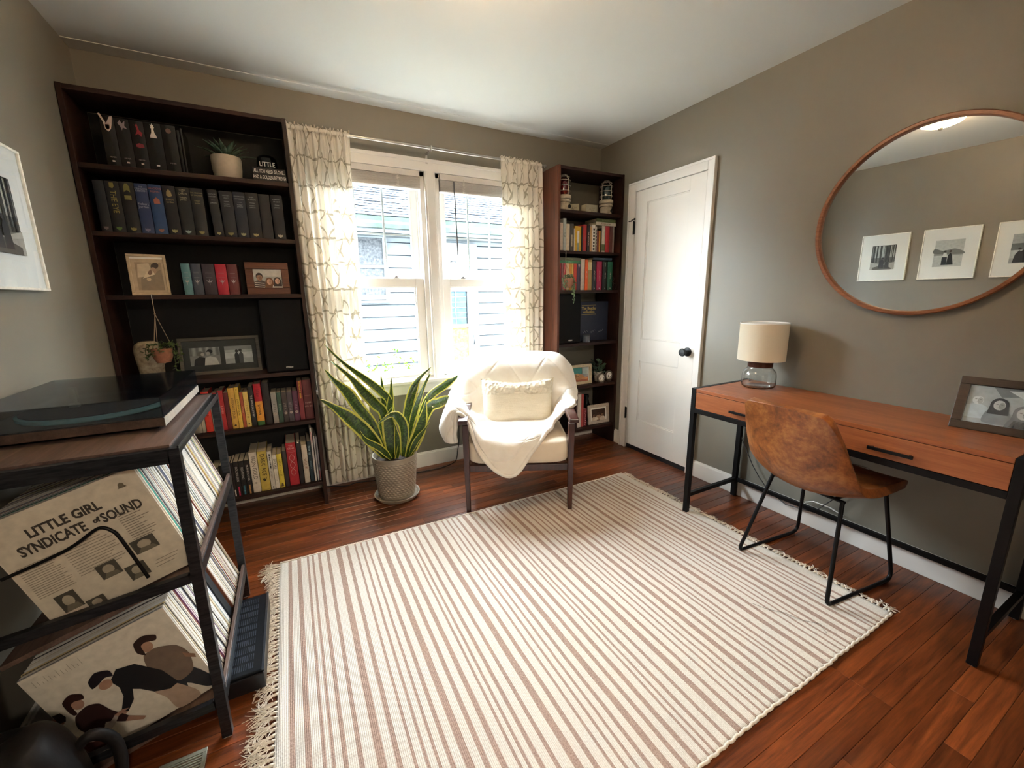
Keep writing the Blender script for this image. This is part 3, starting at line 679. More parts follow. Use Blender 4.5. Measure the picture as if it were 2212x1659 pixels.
for i, (x0, x1, c_, sh_, kk, lb) in enumerate(rows):
    ex = []
    if sh_: ex.append(shape(sh_, SHIELD, 'shield'))
    hh = .228+.001*(i % 3)
    def tt(s_, pos, size, col, ori=ACROSS): return lambda o, w, h: letter(o, s_, size, plain(col, .4, var=.03), (0, -.0007, h*pos), ori, .9)
    if kk == 'THE EYE': ex += [tt('THE EYE', .60, .030, '#8a7a3a', DOWN), shape('#7b6d38', [(-.3, .97), (.3, .97), (.35, .9), (.1, .86), (-.35, .88)])]
    elif kk == 'Jordan': ex += [tt('THE', .935, .009, '#9a9ab0'), tt('DRAGON', .895, .012, '#9a9ab0'), tt('REBORN', .855, .012, '#9a9ab0'), tt('Robert', .60, .016, '#a7a7bd'), tt('Jordan', .54, .016, '#a7a7bd')]
    elif kk == 'orange': ex += [tt('SHADOW', .92, .013, '#b06a55'), tt('RISING', .86, .013, '#b06a55'), shape('#a8604c', [(-.45, .70), (0, .75), (.5, .71), (.55, .62), (-.4, .62)])]
    elif kk == 'CHAOS': ex += [tt('LORD', .945, .010, '#a49a80'), tt('OF', .905, .008, '#a49a80'), tt('CHAOS', .865, .012, '#b0a68a'), tt('Robert', .79, .011, '#b0a68a'), tt('Jordan', .745, .011, '#b0a68a')]
    elif i == 2: ex += [shape('#716a38', [(-.45, .80), (-.45, .9), (-.2, .97), (.2, .97), (.45, .9), (.45, .80), (.1, .84), (-.1, .84)]), shape('#837a46', [(-.5, .66), (.5, .66), (.5, .74), (-.5, .74)])]
    elif i == 5: ex += [shape('#a08a5c', [(-.45, .80), (-.35, .88), (0, .93), (.35, .88), (.45, .80), (0, .77)]), tt('Robert', .72, .012, '#a08a5c'), tt('Jordan', .67, .012, '#a08a5c')]
    elif i == 12: pass
    elif i in (7, 0): ex += [tt('THE CROWN' if i == 7 else '', .90, .009, '#8f855f'), tt('OF SWORDS' if i == 7 else '', .85, .009, '#8f855f'), tt('Robert' if i == 7 else '', .74, .009, '#8f855f'), tt('Jordan' if i == 7 else '', .69, .009, '#8f855f')]
    else:
        ws = {8: ('PATH OF', 'DAGGERS', 'JORDAN', ''), 9: ("WINTER'S", 'HEART', 'ROBERT', 'JORDAN'), 10: ('CROSSROADS', 'OF TWILIGHT', 'ROBERT', 'JORDAN'), 11: ('KNIFE', 'OF DREAMS', 'ROBERT', 'JORDAN'), 13: ('A MEMORY', 'OF LIGHT', 'JORDAN', '')}[i]
        ex += [tt(ws[0], .90, .0078, '#9aa0a4'), tt(ws[1], .85, .0078, '#9aa0a4'), shape('#8f9498', [(-.4, .775), (.4, .775), (.4, .783), (-.4, .783)], 'rule'), tt(ws[2], .72, .0075, '#9aa0a4')]
        if ws[3]: ex.append(tt(ws[3], .68, .0075, '#9aa0a4'))
    book(x0, x1, z, hh, c_, lb, g, extras=multi(*ex), dp=.16, rough=.7, lean=(-.035 if i == 8 else 0))

# --- flat print painter (photographs, record art): thin coloured shapes stacked by 0.15 mm
class Art:
    def __init__(s, w, h): s.w = w; s.h = h; s.L = 0; s.mb = MB(); s.m = []; s.hex = {}
    def _m(s, c):
        if c not in s.hex: s.hex[c] = len(s.m); s.m.append(plain(c, .45, var=.10, nscale=45))
        return s.hex[c]
    def poly(s, c, pts):
        if 6 <= len(pts) <= 13:      # round organic outlines
            n_ = len(pts); Q = []
            for k in range(n_):
                p0, p1, p2, p3 = pts[k-1], pts[k], pts[(k+1) % n_], pts[(k+2) % n_]
                for f in (0, .25, .5, .75): Q.append(tuple(.5*(2*b+(-a+c_)*f*.7+(2*a-5*b+4*c_-d)*f*f*.7+(-a+3*b-3*c_+d)*f**3*.7)+(.3*(c_-b)*f) for a, b, c_, d in zip(p0, p1, p2, p3)))
            pts = Q
        s.L += 1; s.mb.mat(s._m(c)); s.mb.add([(x*s.w-s.w/2, y*s.h, .00012*s.L) for x, y in pts], [tuple(range(len(pts)))]); return s
    def ell(s, c, x, y, rx, ry=None, a=0, n=14):
        ry = ry or rx*s.w/s.h
        return s.poly(c, [(x+rx*math.cos(t)*math.cos(a)-ry*math.sin(t)*math.sin(a), y+rx*math.cos(t)*math.sin(a)+ry*math.sin(t)*math.cos(a)) for t in [2*PI*k/n for k in range(n)]])
    def rect(s, c, x0, y0, x1, y1): return s.poly(c, [(x0, y0), (x1, y0), (x1, y1), (x0, y1)])
    def build(s, name, parent, mw): return s.mb.build(name, s.m, parent, mw=mw)
def person2d(a, x, y, s, shirt, skin, hair, hy=1.0, long=False):   # simple printed bust
    a.poly(shirt, [(x-.9*s, y-1.6*s*hy), (x-.8*s, y-.4*s*hy), (x-.3*s, y-.05*s*hy), (x+.3*s, y-.05*s*hy), (x+.8*s, y-.4*s*hy), (x+.9*s, y-1.6*s*hy)])
    if long: a.ell(hair, x, y+.45*s*hy, .62*s, .78*s*hy); a.poly(hair, [(x-.6*s, y+.4*s*hy), (x-.72*s, y-.6*s*hy), (x+.72*s, y-.6*s*hy), (x+.6*s, y+.4*s*hy)])
    else: a.ell(hair, x, y+.62*s*hy, .48*s, .58*s*hy)
    a.ell(skin, x, y+.42*s*hy, .40*s, .55*s*hy)
    cc = tuple(int(skin[i:i+2], 16) for i in (1, 3, 5)); dk = '#%02x%02x%02x' % tuple(int(v*.62) for v in cc); md_ = '#%02x%02x%02x' % tuple(int(v*.82) for v in cc)
    a.ell(md_, x+.16*s, y+.36*s*hy, .20*s, .40*s*hy); a.ell(dk, x-.16*s, y+.50*s*hy, .09*s, .035*s*hy, n=8); a.ell(dk, x+.15*s, y+.50*s*hy, .09*s, .035*s*hy, n=8)
    a.poly(dk, [(x-.02*s, y+.46*s*hy), (x+.05*s, y+.32*s*hy), (x-.03*s, y+.32*s*hy)]); a.poly(dk, [(x-.15*s, y+.22*s*hy), (x, y+.17*s*hy), (x+.15*s, y+.22*s*hy), (x, y+.20*s*hy)])
    if not long: a.poly(hair, [(x-.42*s, y+.62*s*hy), (x-.3*s, y+.95*s*hy), (x+.3*s, y+.97*s*hy), (x+.42*s, y+.62*s*hy), (x+.2*s, y+.80*s*hy), (x-.2*s, y+.78*s*hy)])
def picture(name, label, cat, w, h, fw_, fm, art, loc, rotz, tilt, group=None, dpt=.016, mat=None, matw=0, glass=False, stand=True):
    """framed picture: stands on its base, face towards local -y, leaning back by tilt"""
    t = thing(name, label, cat, loc, rotz, group); R = Matrix.Rotation(-tilt, 4, 'X')
    for a in ((-w/2, w/2, 0, fw_), (-w/2, w/2, h-fw_, h), (-w/2, -w/2+fw_, fw_, h-fw_), (w/2-fw_, w/2, fw_, h-fw_)):
        q = MB(); q.box(a[0], a[1], 0, dpt, a[2], a[3]); o = q.build('frame_moulding', fm, t, bevel=min(.002, fw_*.2), mw=R.copy())
    q = MB(); q.box(-w/2+fw_*.9, w/2-fw_*.9, dpt*.5, dpt*.9, fw_*.9, h-fw_*.9); q.build('backing', mat or WHITE, t, mw=R.copy())
    ax = Matrix(((1, 0, 0, 0), (0, 0, -1, dpt*.48), (0, 1, 0, fw_+matw), (0, 0, 0, 1)))
    if art: art.build('photo_print', t, R @ ax)
    if glass:
        q = MB(); q.box(-w/2+fw_, w/2-fw_, .004, .0055, fw_, h-fw_); q.build('glass', GLASS, t, mw=R.copy())
    if stand:
        q = MB(); hb = h*.6*math.cos(tilt); y0_ = h*.6*math.sin(tilt)+dpt/math.cos(tilt)+.001; y1_ = y0_+.035+hb*.12
        q.add([(-.02, y0_, hb), (.02, y0_, hb), (.02, y1_, .002), (-.02, y1_, .002), (-.02, y0_+.003, hb), (.02, y0_+.003, hb), (.02, y1_+.003, .002), (-.02, y1_+.003, .002)], [(0, 1, 2, 3), (7, 6, 5, 4), (0, 3, 7, 4), (1, 5, 6, 2), (2, 6, 7, 3), (0, 4, 5, 1)])
        q.build('easel_back', BLACKM, t)
    return t
# --- left bookcase, third shelf
z = ZL[2]
a = Art(.125, .165); a.rect('#b9a58a', 0, 0, 1, 1).rect('#9d8b73', .12, .08, .93, .90)
a.poly('#857763', [(.2, .08), (.25, .45), (.6, .55), (.9, .7), (.93, .08)]); a.poly('#c9b89e', [(.15, .45), (.2, .85), (.55, .88), (.6, .6), (.5, .5)]); a.ell('#3c2c24', .72, .80, .13, .09, .4); a.ell('#a98d76', .66, .66, .10, .10, .5)
a.poly('#d9c9ae', [(.3, .42), (.45, .62), (.62, .66), (.7, .55), (.5, .48)]); a.ell('#cbb595', .48, .40, .07, .05); a.ell('#7a5e4c', .55, .60, .08, .06, .8)
picture('framed_photo', 'tilted cream-edged sepia photo of a couple, left on the third shelf', 'picture', .150, .200, .0125, plain('#bda98c', .5), a, (-3.012, -.235, z), .14, .10, 'photo frames on the left bookcase')
g = 'small leatherette volumes on the third shelf'
for x0, x1, c_, lb in [(-2.879, -2.841, '#568089', 'small pale teal book with silver emblem, leftmost of the coloured five'), (-2.840, -2.795, '#333a49', 'small slate grey book right of the pale teal one'),
    (-2.793, -2.738, '#33262f', 'small dark plum book in the middle of the coloured five'), (-2.736, -2.686, '#a3182f', 'small bright crimson book with silver emblem'), (-2.684, -2.637, '#5a2226', 'small maroon book at the right end of the coloured five')]:
    dz = lambda o, w, h: (letter(o, 'THE', .006, plain('#b9b3b4', .35), (0, -.0006, h*.66), ACROSS), letter(o, '~~~~', .008, plain('#b9b3b4', .35), (0, -.0006, h*.60), ACROSS))
    em = shape('#a8a3a6', [(-.5, .47), (-.1, .44), (0, .52), (.1, .44), (.5, .47), (.25, .40), (.08, .41), (0, .30), (-.08, .41), (-.25, .40)])
    book(x0, x1, z, .156, c_, lb, g, dp=.11, extras=multi(em, shape('#a8a3a6', [(-.5, .70), (.5, .70), (.5, .705), (-.5, .705)], 'rule'), shape('#a8a3a6', [(-.5, .555), (.5, .555), (.5, .56), (-.5, .56)], 'rule')), rough=.5)
a = Art(.135, .098); a.rect('#9fa3a2', 0, 0, 1, 1).rect('#c3c4c1', 0, .62, 1, 1).rect('#7d7a72', 0, 0, 1, .35)
person2d(a, .20, .42, .26, '#4a403c', '#a0785f', '#241813', 1.3); person2d(a, .54, .20, .23, '#7c6557', '#c19a82', '#6b4426', 1.3, True); person2d(a, .83, .24, .22, '#e0dad5', '#cfa58f', '#2e1f1a', 1.3, True)
for k in range(3): a.poly('#d9d2c8', [(.02, .05+k*.11), (.36, .0+k*.11), (.36, .035+k*.11), (.02, .085+k*.11)])
picture('framed_photo', 'landscape wooden frame with photo of three smiling people, third shelf', 'picture', .208, .172, .036, wood('brown_photo_frame', '#43200f', '#6b3a1c', 'x', 3, .45), a, (-2.500, -.235, z), 0, .06, 'photo frames on the left bookcase')

# --- left bookcase, fourth shelf
z = ZL[3]
SP = NT('black_speaker_vinyl'); SP.set(color=SP.ramp(SP.noise(SP.coord('Object'), 200, 2), [(.3, C('#08090b')), (.7, C('#0d0e11'))]), rough=.45, spec=.35); SP = SP.m
def speaker(label, x0, x1, yf, z, h, bx):
    t = thing('bookshelf_speaker', label, 'speaker', ((x0+x1)/2, yf, z), 0, 'black bookshelf speakers'); w = x1-x0
    q = MB(); q.box(-w/2, w/2, .018, .215, .0005, h); q.build('cabinet', SP, t, bevel=.004)
    q = MB(); q.box(-w/2+.003, w/2-.003, 0, .017, .004, h-.004); q.build('grille', plain('#0a0b0e', .8, var=.25, nscale=500, bump=.4, spec=.2), t, bevel=.006)
    q = MB(); q.box(bx-.018, bx+.018, -.002, .001, .022, .031); bd = q.build('badge', plain('#c9c6c2', .3, metal=.3), t, bevel=.002)
    q = MB(); q.box(bx-.013, bx+.013, -.0026, -.0019, .0255, .0275); q.build('badge_lettering', BLACKM, t)
speaker('tall black loudspeaker with grey badge, right end of the left bookcase', -2.562, -2.348, -.262, z, .415, .008)
# wide frame with two black and white photographs
t = thing('framed_photo', 'wide grey wooden frame holding two black and white couple photos', 'picture', (-2.785, -.115, z), 0, 'photo frames on the left bookcase')
R = Matrix.Rotation(-.12, 4, 'X'); w, h = .385, .208; fmx = wood('grey_brown_frame', '#3f3a33', '#6a6357', 'x', 3, .5)
for q_ in ((-w/2, w/2, 0, .018), (-w/2, w/2, h-.018, h), (-w/2, -w/2+.018, .018, h-.018), (w/2-.018, w/2, .018, h-.018)):
    q = MB(); q.box(q_[0], q_[1], 0, .018, q_[2], q_[3]); q.build('frame_moulding', fmx, t, bevel=.002, mw=R.copy())
q = MB(); q.box(-w/2+.015, w/2-.015, .008, .014, .015, h-.015); q.build('mount', plain('#3b3a37', .6), t, mw=R.copy())
a = Art(.14, .100); a.rect('#8a8a86', 0, 0, 1, 1)
for k in range(9): a.rect('#a5a5a0' if k % 2 else '#6f6f6b', k/9, .55, (k+.7)/9, 1)
a.poly('#242322', [(.1, 0), (.15, .35), (.32, .5), (.5, .42), (.55, 0)]); a.ell('#6b6660', .36, .64, .11, .15); a.ell('#b8afa6', .42, .62, .06, .09)
a.poly('#cfccc6', [(.45, 0), (.5, .42), (.66, .5), (.86, .40), (.95, 0)]); a.ell('#1b1a19', .66, .76, .10, .12); a.ell('#aaa29a', .61, .66, .06, .10)
a.build('photo_print', t, R @ Matrix(((1, 0, 0, -.075), (0, 0, -1, .0075), (0, 1, 0, .052), (0, 0, 0, 1))))
a = Art(.135, .100); a.rect('#aeb0ae', 0, 0, 1, 1).rect('#c9cac7', 0, .3, 1, .62).rect('#8b8d8b', 0, .78, 1, 1)
a.poly('#2a2a29', [(.34, 0), (.34, .5), (.42, .68), (.5, .5), (.5, 0)]); a.poly('#4a4a48', [(.5, 0), (.5, .52), (.58, .7), (.66, .5), (.64, 0)]); a.ell('#3a3634', .43, .70, .06, .09); a.ell('#3e3a37', .56, .74, .06, .08)
a.build('photo_print', t, R @ Matrix(((1, 0, 0, .085), (0, 0, -1, .0075), (0, 1, 0, .052), (0, 0, 0, 1))))
q = MB(); q.box(-w/2+.018, w/2-.018, .0035, .005, .018, h-.018); q.build('glass', GLASS, t, mw=R.copy())
# pale stone vase
t = thing('stone_vase', 'pale mottled stone vase with rounded shoulders, fourth shelf left corner', 'vase', (-3.078, -.20, z))
ST = NT('mottled_beige_stone'); v = ST.coord('Object'); nn = ST.noise(v, 26, 6, .7); ST.set(color=ST.ramp(nn, [(.3, C('#6f5d49')), (.5, C('#9a8971')), (.7, C('#b5a78e'))]), rough=.8); ST.bump(nn, .4, .003); ST = ST.m
q = MB()
q.grid(lambda s_, t_: (lambda pr: (pr[0]*(1+.06*math.sin(3*2*PI*s_))*math.cos(2*PI*s_), pr[0]*.8*math.sin(2*PI*s_), pr[1]))(catmull([(.001, .001), (.045, .001), (.052, .06), (.060, .14), (.056, .185), (.034, .205), (.030, .204), (.026, .18), (.02, .1), (.001, .09)], t_)), 28, 36)
q.build('body', ST, t, smooth=60)
# hanging planter in front of the left bookcase
TER = plain('#8c5b45', .75, var=.15); VINE = plain('#4b5a2c', .6, var=.4, nscale=30); PEARL = plain('#5f7150', .5, var=.3, nscale=30); STR = plain('#a48d76', .8, var=.1)
def hanging(label, hook, pot, scale, cat_leaf, trails, seed, col):
    t = thing('hanging_planter', label, 'plant', hook); hx, hy, hz = hook
    rel = Vector(pot)-Vector(hook); random.seed(seed)
    q = MB(); q.tube([(0, .022, .012), (0, .004, .014), (0, 0, .006), (0, -.002, -.006), (0, .004, -.010)], .0016, 6); q.build('hook', SILVER, t, smooth=60)
    q = MB(); kn_ = Vector((.0, 0, -.08 if scale > .8 else rel.z*.45)); q.tube([(0, 0, -.004), tuple(kn_)], .0016, 5)
    q.sphere(tuple(kn_), .004); r = .042*scale
    for k in range(3):
        an = 2*PI*k/3+.4; q.tube([tuple(kn_), (rel.x+r*math.cos(an), rel.y+r*math.sin(an), rel.z+.01), (rel.x+r*.8*math.cos(an), rel.y+r*.8*math.sin(an), rel.z-.05*scale), (rel.x, rel.y, rel.z-.075*scale)], .0014, 5)
    q.build('cord', STR, t, smooth=60)
    q = MB(); q.lathe([(.0005, -.07), (.028, -.068), (.040, -.04), (.044, 0), (.041, .002), (.038, -.01), (.0005, -.012)] if scale == 1 else [(a_*scale, b_*scale) for a_, b_ in [(.0005, -.07), (.028, -.068), (.040, -.04), (.044, 0), (.041, .002), (.038, -.01), (.0005, -.012)]], 20, tuple(rel)); q.build('pot', TER, t, smooth=40)
    q = MB(); lf = MB()
    for (dx, dy, L) in trails:
        pts = []; nst = 10
        for i in range(nst+1):
            s_ = i/nst; ex = min(1, s_*2.2)
            pts.append((rel.x+dx*ex, rel.y+dy*ex, rel.z+.012+.015*math.sin(PI*min(1, s_*1.8))-L*max(0, s_-.25)/.75+.004*random.uniform(-1, 1)))
        q.tube(pts, .0012, 4)
        for k in range(int(10+L*220)):
            c_ = Vector(catmull(pts, random.random()))+Vector((random.gauss(0, .005), random.gauss(0, .005), random.gauss(0, .003)))
            if cat_leaf == 'pearl': lf.sphere(tuple(c_), .0042, seg=6, rings=4)
            else:
                d = Vector((random.gauss(0, 1), random.gauss(-.3, 1), random.gauss(.1, .7))).normalized(); sd = d.cross(Vector((0, 0, 1))).normalized(); LL = random.uniform(.012, .024)
                lf.add([tuple(c_), tuple(c_+d*LL*.5+sd*LL*.35), tuple(c_+d*LL), tuple(c_+d*LL*.5-sd*LL*.35)], [(0, 1, 2, 3)])
    q.build('vine', VINE, t); lf.build('foliage', col, t, kind='stuff')
hanging('tiny terracotta planter with leafy vine hanging by twine from the left bookcase', (-3.000, -.310, 1.280), (-2.995, -.325, 1.030), 1.0, 'leaf',
        [(-.05, -.01, .03), (-.065, .0, .06), (.05, 0, .04), (.06, -.02, .09), (.05, -.03, .13), (-.03, -.03, .05), (.02, .02, .02), (.075, 0, .05), (-.02, .03, .01), (.0, -.045, .03)], 3, VINE)

# --- left bookcase, fifth shelf
g = 'books on the fifth shelf of the left bookcase'; z = ZL[4]
B5 = [(-2.985, -2.942, .150, '#8d8170', 'grey-tan paperback at the hidden left end, behind the turntable stand', None, None),
 (-2.940, -2.904, .155, '#a8a08f', 'pale grey book glimpsed below the turntable stand edge', None, None),
 (-2.903, -2.887, .15, '#b9b09d', 'slim off-white paperback left of the red one', None, None),
 (-2.886, -2.853, .225, '#d23a2c', 'bright orange-red paperback partly hidden by the turntable stand leg', '~~~~~', '#6b1712'),
 (-2.852, -2.838, .20, '#8a8f83', 'slim grey-green striped book right of the bright orange-red one', None, None),
 (-2.836, -2.815, .215, '#8e1d22', 'dark red book left of the rack leg, fifth shelf', None, None),
 (-2.813, -2.788, .225, '#a82427', 'tall red book just right of the metal rack leg', '~~~~~', '#d98a80'),
 (-2.787, -2.766, .21, '#5e1518', 'slim burgundy book between the red one and the yellow pair', None, None),
 (-2.765, -2.735, .232, '#d9a94c', 'thick mustard yellow book with dark brown capitals and round seal', 'ECKHART TOLLE', '#4a3212'),
 (-2.734, -2.714, .234, '#dcb448', 'slim golden yellow book with star mark at its top', '~~~~~~~~~~~~~', '#6b4f14'),
 (-2.713, -2.698, .203, '#a9502f', 'slim burnt orange book between two yellow ones', '~~~~~~~', '#e0a070'),
 (-2.697, -2.673, .203, '#dfc06a', 'pale yellow book with small seal at its foot', '~~~~~~~~~~~~', '#a98a3e'),
 (-2.670, -2.647, .232, '#17120f', 'black book with long white capitals running down its spine, fifth shelf', 'THE IMMORTALITY KEY', '#d8d2c8'),
 (-2.644, -2.607, .243, '#b01c2c', 'red book with orange lower half and green foot', None, None),
 (-2.603, -2.568, .245, '#251c1c', 'tall dark brown-black book right of the red and orange one', '~~~~~~', '#3c2f2c'),
 (-2.563, -2.536, .183, '#97918c', 'light grey paperback with round portrait at its foot', '~~~~~', '#5c5854'),
 (-2.534, -2.511, .180, '#2f4a3c', 'dark green small paperback right of the grey one', '~~~~~', '#8fa08f'),
 (-2.510, -2.483, .180, '#3b3130', 'charcoal small paperback with tiny portrait, second of the dark run', '~~~~~', '#8b7f77'),
 (-2.482, -2.455, .180, '#4a4247', 'grey-plum small paperback, third of the dark run', '~~~~~', '#8a8288'),
 (-2.454, -2.425, .180, '#5a3046', 'purple small paperback, last of the dark run', '~~~~~', '#8e6f80'),
 (-2.423, -2.397, .238, '#7c2b2e', 'tall maroon book with gold upper half', None, None),
 (-2.395, -2.348, .240, '#5f2a2b', 'thick brownish-maroon hardback at the right end of the fifth shelf', '~cold', '#8f6f66')]
for x0, x1, h, c_, lb, tt_, tc_ in B5:
    ex = None; kw = {}
    if 'orange lower half' in lb: ex = multi(band('#e39a35', .10, .58), band('#3f6a35', 0, .10), lambda o, w, h: letter(o, '~~~~~', .018, plain('#33240e', .5), (0, -.0012, h*.37), DOWN, 1, .0003), lambda o, w, h: letter(o, '~~~~', .018, plain('#6d1018', .5), (0, -.0012, h*.78), DOWN))
    if 'gold upper' in lb: ex = multi(band('#b8822e', .55, 1.0), lambda o, w, h: letter(o, '~~~~~', .018, plain('#4f1d16', .5), (0, -.0012, h*.80), DOWN))
    if 'round portrait' in lb or 'tiny portrait' in lb or 'of the dark run' in lb: ex = multi(shape('#b3a398', [(.6*math.cos(k*PI/6), .30+.045*math.sin(k*PI/6)) for k in range(12)], 'portrait'), shape('#3c322e', [(.3*math.cos(k*PI/4), .305+.022*math.sin(k*PI/4)) for k in range(8)], 'portrait_shade'))
    if 'small seal' in lb or 'round seal' in lb: ex = shape('#3a2817', [(.4*math.cos(k*PI/5), .08+.022*math.sin(k*PI/5)) for k in range(10)])
    if 'star mark' in lb: ex = shape('#3a2817', [(0, .97), (.2, .94), (0, .91), (-.2, .94)])
    if '~cold' == tt_: ex = multi(lambda o, w, h: letter(o, '~~~~', .013, plain('#a98a7e', .5), (0, -.0006, h*.42), ACROSS), lambda o, w, h: letter(o, '~~~~~', .013, plain('#a98a7e', .5), (0, -.0006, h*.33), ACROSS), shape('#8a5f54', [(-.7, .60), (.7, .60), (.7, .61), (-.7, .61)], 'rule')); tt_ = None
    ts = min((x1-x0)*.62, .017) if tt_ else .01
    book(x0, x1, z, h, c_, lb, g, title=tt_, tc=tc_ or '#cccccc', ts=ts if not (tt_ and len(tt_) > 14) else ts*.95, extras=ex, soft=(x1-x0) < .028, dp=.14, squeeze=.9)

# --- left bookcase, bottom shelf
g = 'books on the bottom shelf of the left bookcase'; z = ZL[5]
B6 = [(-2.90, -2.862, .19, '#4a4038', 'dim brown book at the left, mostly behind the record rack'),
 (-2.860, -2.835, .20, '#1b1716', 'black paperback left of the rack leg on the bottom shelf'),
 (-2.833, -2.809, .20, '#26201e', 'charcoal paperback beside the rack leg on the bottom shelf'),
 (-2.806, -2.794, .205, '#1d1413', 'slim dark book with white foot block beside the rack leg'),
 (-2.793, -2.768, .207, '#15100f', 'black book with magenta foot, first of the three with coloured feet'),
 (-2.767, -2.741, .207, '#12100f', 'black book with teal foot, between the magenta and orange ones'),
 (-2.740, -2.715, .207, '#12100f', 'black book with orange foot, beside the thick off-white hardback'),
 (-2.713, -2.674, .246, '#cfc6b8', 'thick off-white hardback with thin dark roman capitals, bottom shelf'),
 (-2.672, -2.624, .245, '#b9a34b', 'thick golden-olive hardback with dark roman capitals, bottom shelf'),
 (-2.622, -2.599, .238, '#c3bdb2', 'light grey book with black title panel, right of the golden-olive one'),
 (-2.598, -2.577, .210, '#d5cfc2', 'slim cream paperback between the grey one and the yellow one, bottom shelf'),
 (-2.576, -2.549, .212, '#d3bf45', 'yellow paperback with small picture at its foot, bottom shelf'),
 (-2.546, -2.524, .225, '#2a2321', 'dark grey-brown slim book left of the red one, bottom shelf'),
 (-2.522, -2.470, .270, '#a31f2b', 'thick red hardback with pale twisting helix pattern'),
 (-2.466, -2.444, .270, '#1a1618', 'black slim book with white mark at its top, right of the red helix one'),
 (-2.441, -2.411, .245, '#c9bdae', 'pale cream book with a red-brown handwritten question title'),
 (-2.408, -2.387, .262, '#172a33', 'dark teal-black book with pale handwritten title, bottom shelf'),
 (-2.385, -2.374, .345, '#cfc7c2', 'tall thin whitish booklet with pink top, right part of the bottom shelf'),
 (-2.370, -2.361, .29, '#b8b4b4', 'thin silver-grey magazine beside the tall whitish booklet'),
 (-2.359, -2.349, .285, '#8e8a90', 'thin grey magazine at the very right end of the bottom shelf')]
for x0, x1, h, c_, lb in B6:
    ex = []; T = lambda s_, pos, size, col, ori=DOWN, sq_=.9, bo=0: (lambda o, w, h: letter(o, s_, size, plain(col, .5), (0, -.0014, h*pos), ori, sq_, bo))
    if 'with magenta foot' in lb: ex = [band('#b8274f', 0, .27), T('GOLDEN SON', .64, .016, '#b9b2ad'), T('o', .12, .012, '#e6b0c0', ACROSS)]
    elif 'with teal foot' in lb: ex = [band('#356a7c', 0, .27), T('RED RISING', .64, .016, '#b9b2ad'), T('o', .12, .012, '#9fc4cf', ACROSS)]
    elif 'with orange foot' in lb: ex = [band('#b3824a', 0, .27), T('MORNING STAR', .63, .0145, '#b9b2ad'), T('o', .12, .012, '#6b4a20', ACROSS)]
    elif 'white foot' in lb: ex = [band('#c9c2bd', 0, .2)]
    elif 'off-white hardback with' in lb: ex = [T('IRON GOLD', .62, .030, '#4d443c', DOWN, .85), T('o', .25, .024, '#6a6157', ACROSS)]
    elif 'golden-olive hardback with' in lb: ex = [band('#6f6126', 0, 1.0, wf=.98) if False else band('#877638', .02, .03), T('DARK AGE', .66, .033, '#2e2810', DOWN, .85), shape('#2e2810', [(-.5, .30), (-.1, .33), (.1, .30), (.5, .35), (.2, .25), (-.2, .24)])]
    elif 'black title panel' in lb: ex = [band('#1b1a1a', .55, .93, wf=.8), T('~~~~~~~', .74, .013, '#dddddd', DOWN, 1), T('~~~~~~~~', .40, .012, '#6e6a64'), shape('#1b1a1a', [(.35*math.cos(k*PI/4), .06+.02*math.sin(k*PI/4)) for k in range(8)])]
    elif 'slim cream paperback' in lb: ex = [T('DOORS', .74, .018, '#3d3a36', DOWN, 1), T('~~~~~~~', .35, .012, '#a8a294')]
    elif 'yellow paperback with small picture' in lb: ex = [T('~~~~~', .74, .014, '#7a6a1a'), T('~~~~~', .42, .013, '#9a8930'), shape('#5c4a2a', [(-.6, .03), (.6, .03), (.4, .12), (-.2, .14)])]
    elif 'helix pattern' in lb:
        ex = [T('THE', .93, .013, '#e0a9a6', ACROSS), T('GENE', .87, .016, '#e0a9a6', ACROSS), shape('#c98080', [(-.7, .78), (.7, .78), (.7, .785), (-.7, .785)], 'rule'), shape('#c98080', [(-.7, .81), (.7, .81), (.7, .815), (-.7, .815)], 'rule')]
        def hx(o, w, h):
            q = MB()
            for ph in (0, PI):
                q.tube([(.013*math.sin(9.4*s_/1.0+ph), -.0012, h*(.73-.50*s_)) for s_ in [i/40 for i in range(41)]], .0012, 4)
            q.build('helix_print', plain('#dba9a4', .5), o)
        ex.append(hx)
    elif 'white mark' in lb: ex = [shape('#c9c6c0', [(-.4, .965), (.4, .965), (.4, .995), (-.4, .995)])]
    elif 'question title' in lb: ex = [T('what if?', .50, .024, '#8a5a48', DOWN, .9)]
    elif 'pale handwritten' in lb: ex = [T('how to', .78, .022, '#9fb6bd', DOWN, .9), T('~~~~~~~~', .42, .011, '#6a8088', DOWN, .9)]
    elif 'pink top' in lb: ex = [band('#c88a8c', .72, .93)]
    elif 'thin grey' in lb: ex = [band('#7d2f38', .02, .22), band('#3f4a66', .30, .36)]
    dp_ = .20 if h > .24 else .15
    book(x0, x1, z, h, c_, lb, g, extras=multi(*ex) if ex else None, soft=(x1-x0) < .027, dp=dp_, yf=-.248)

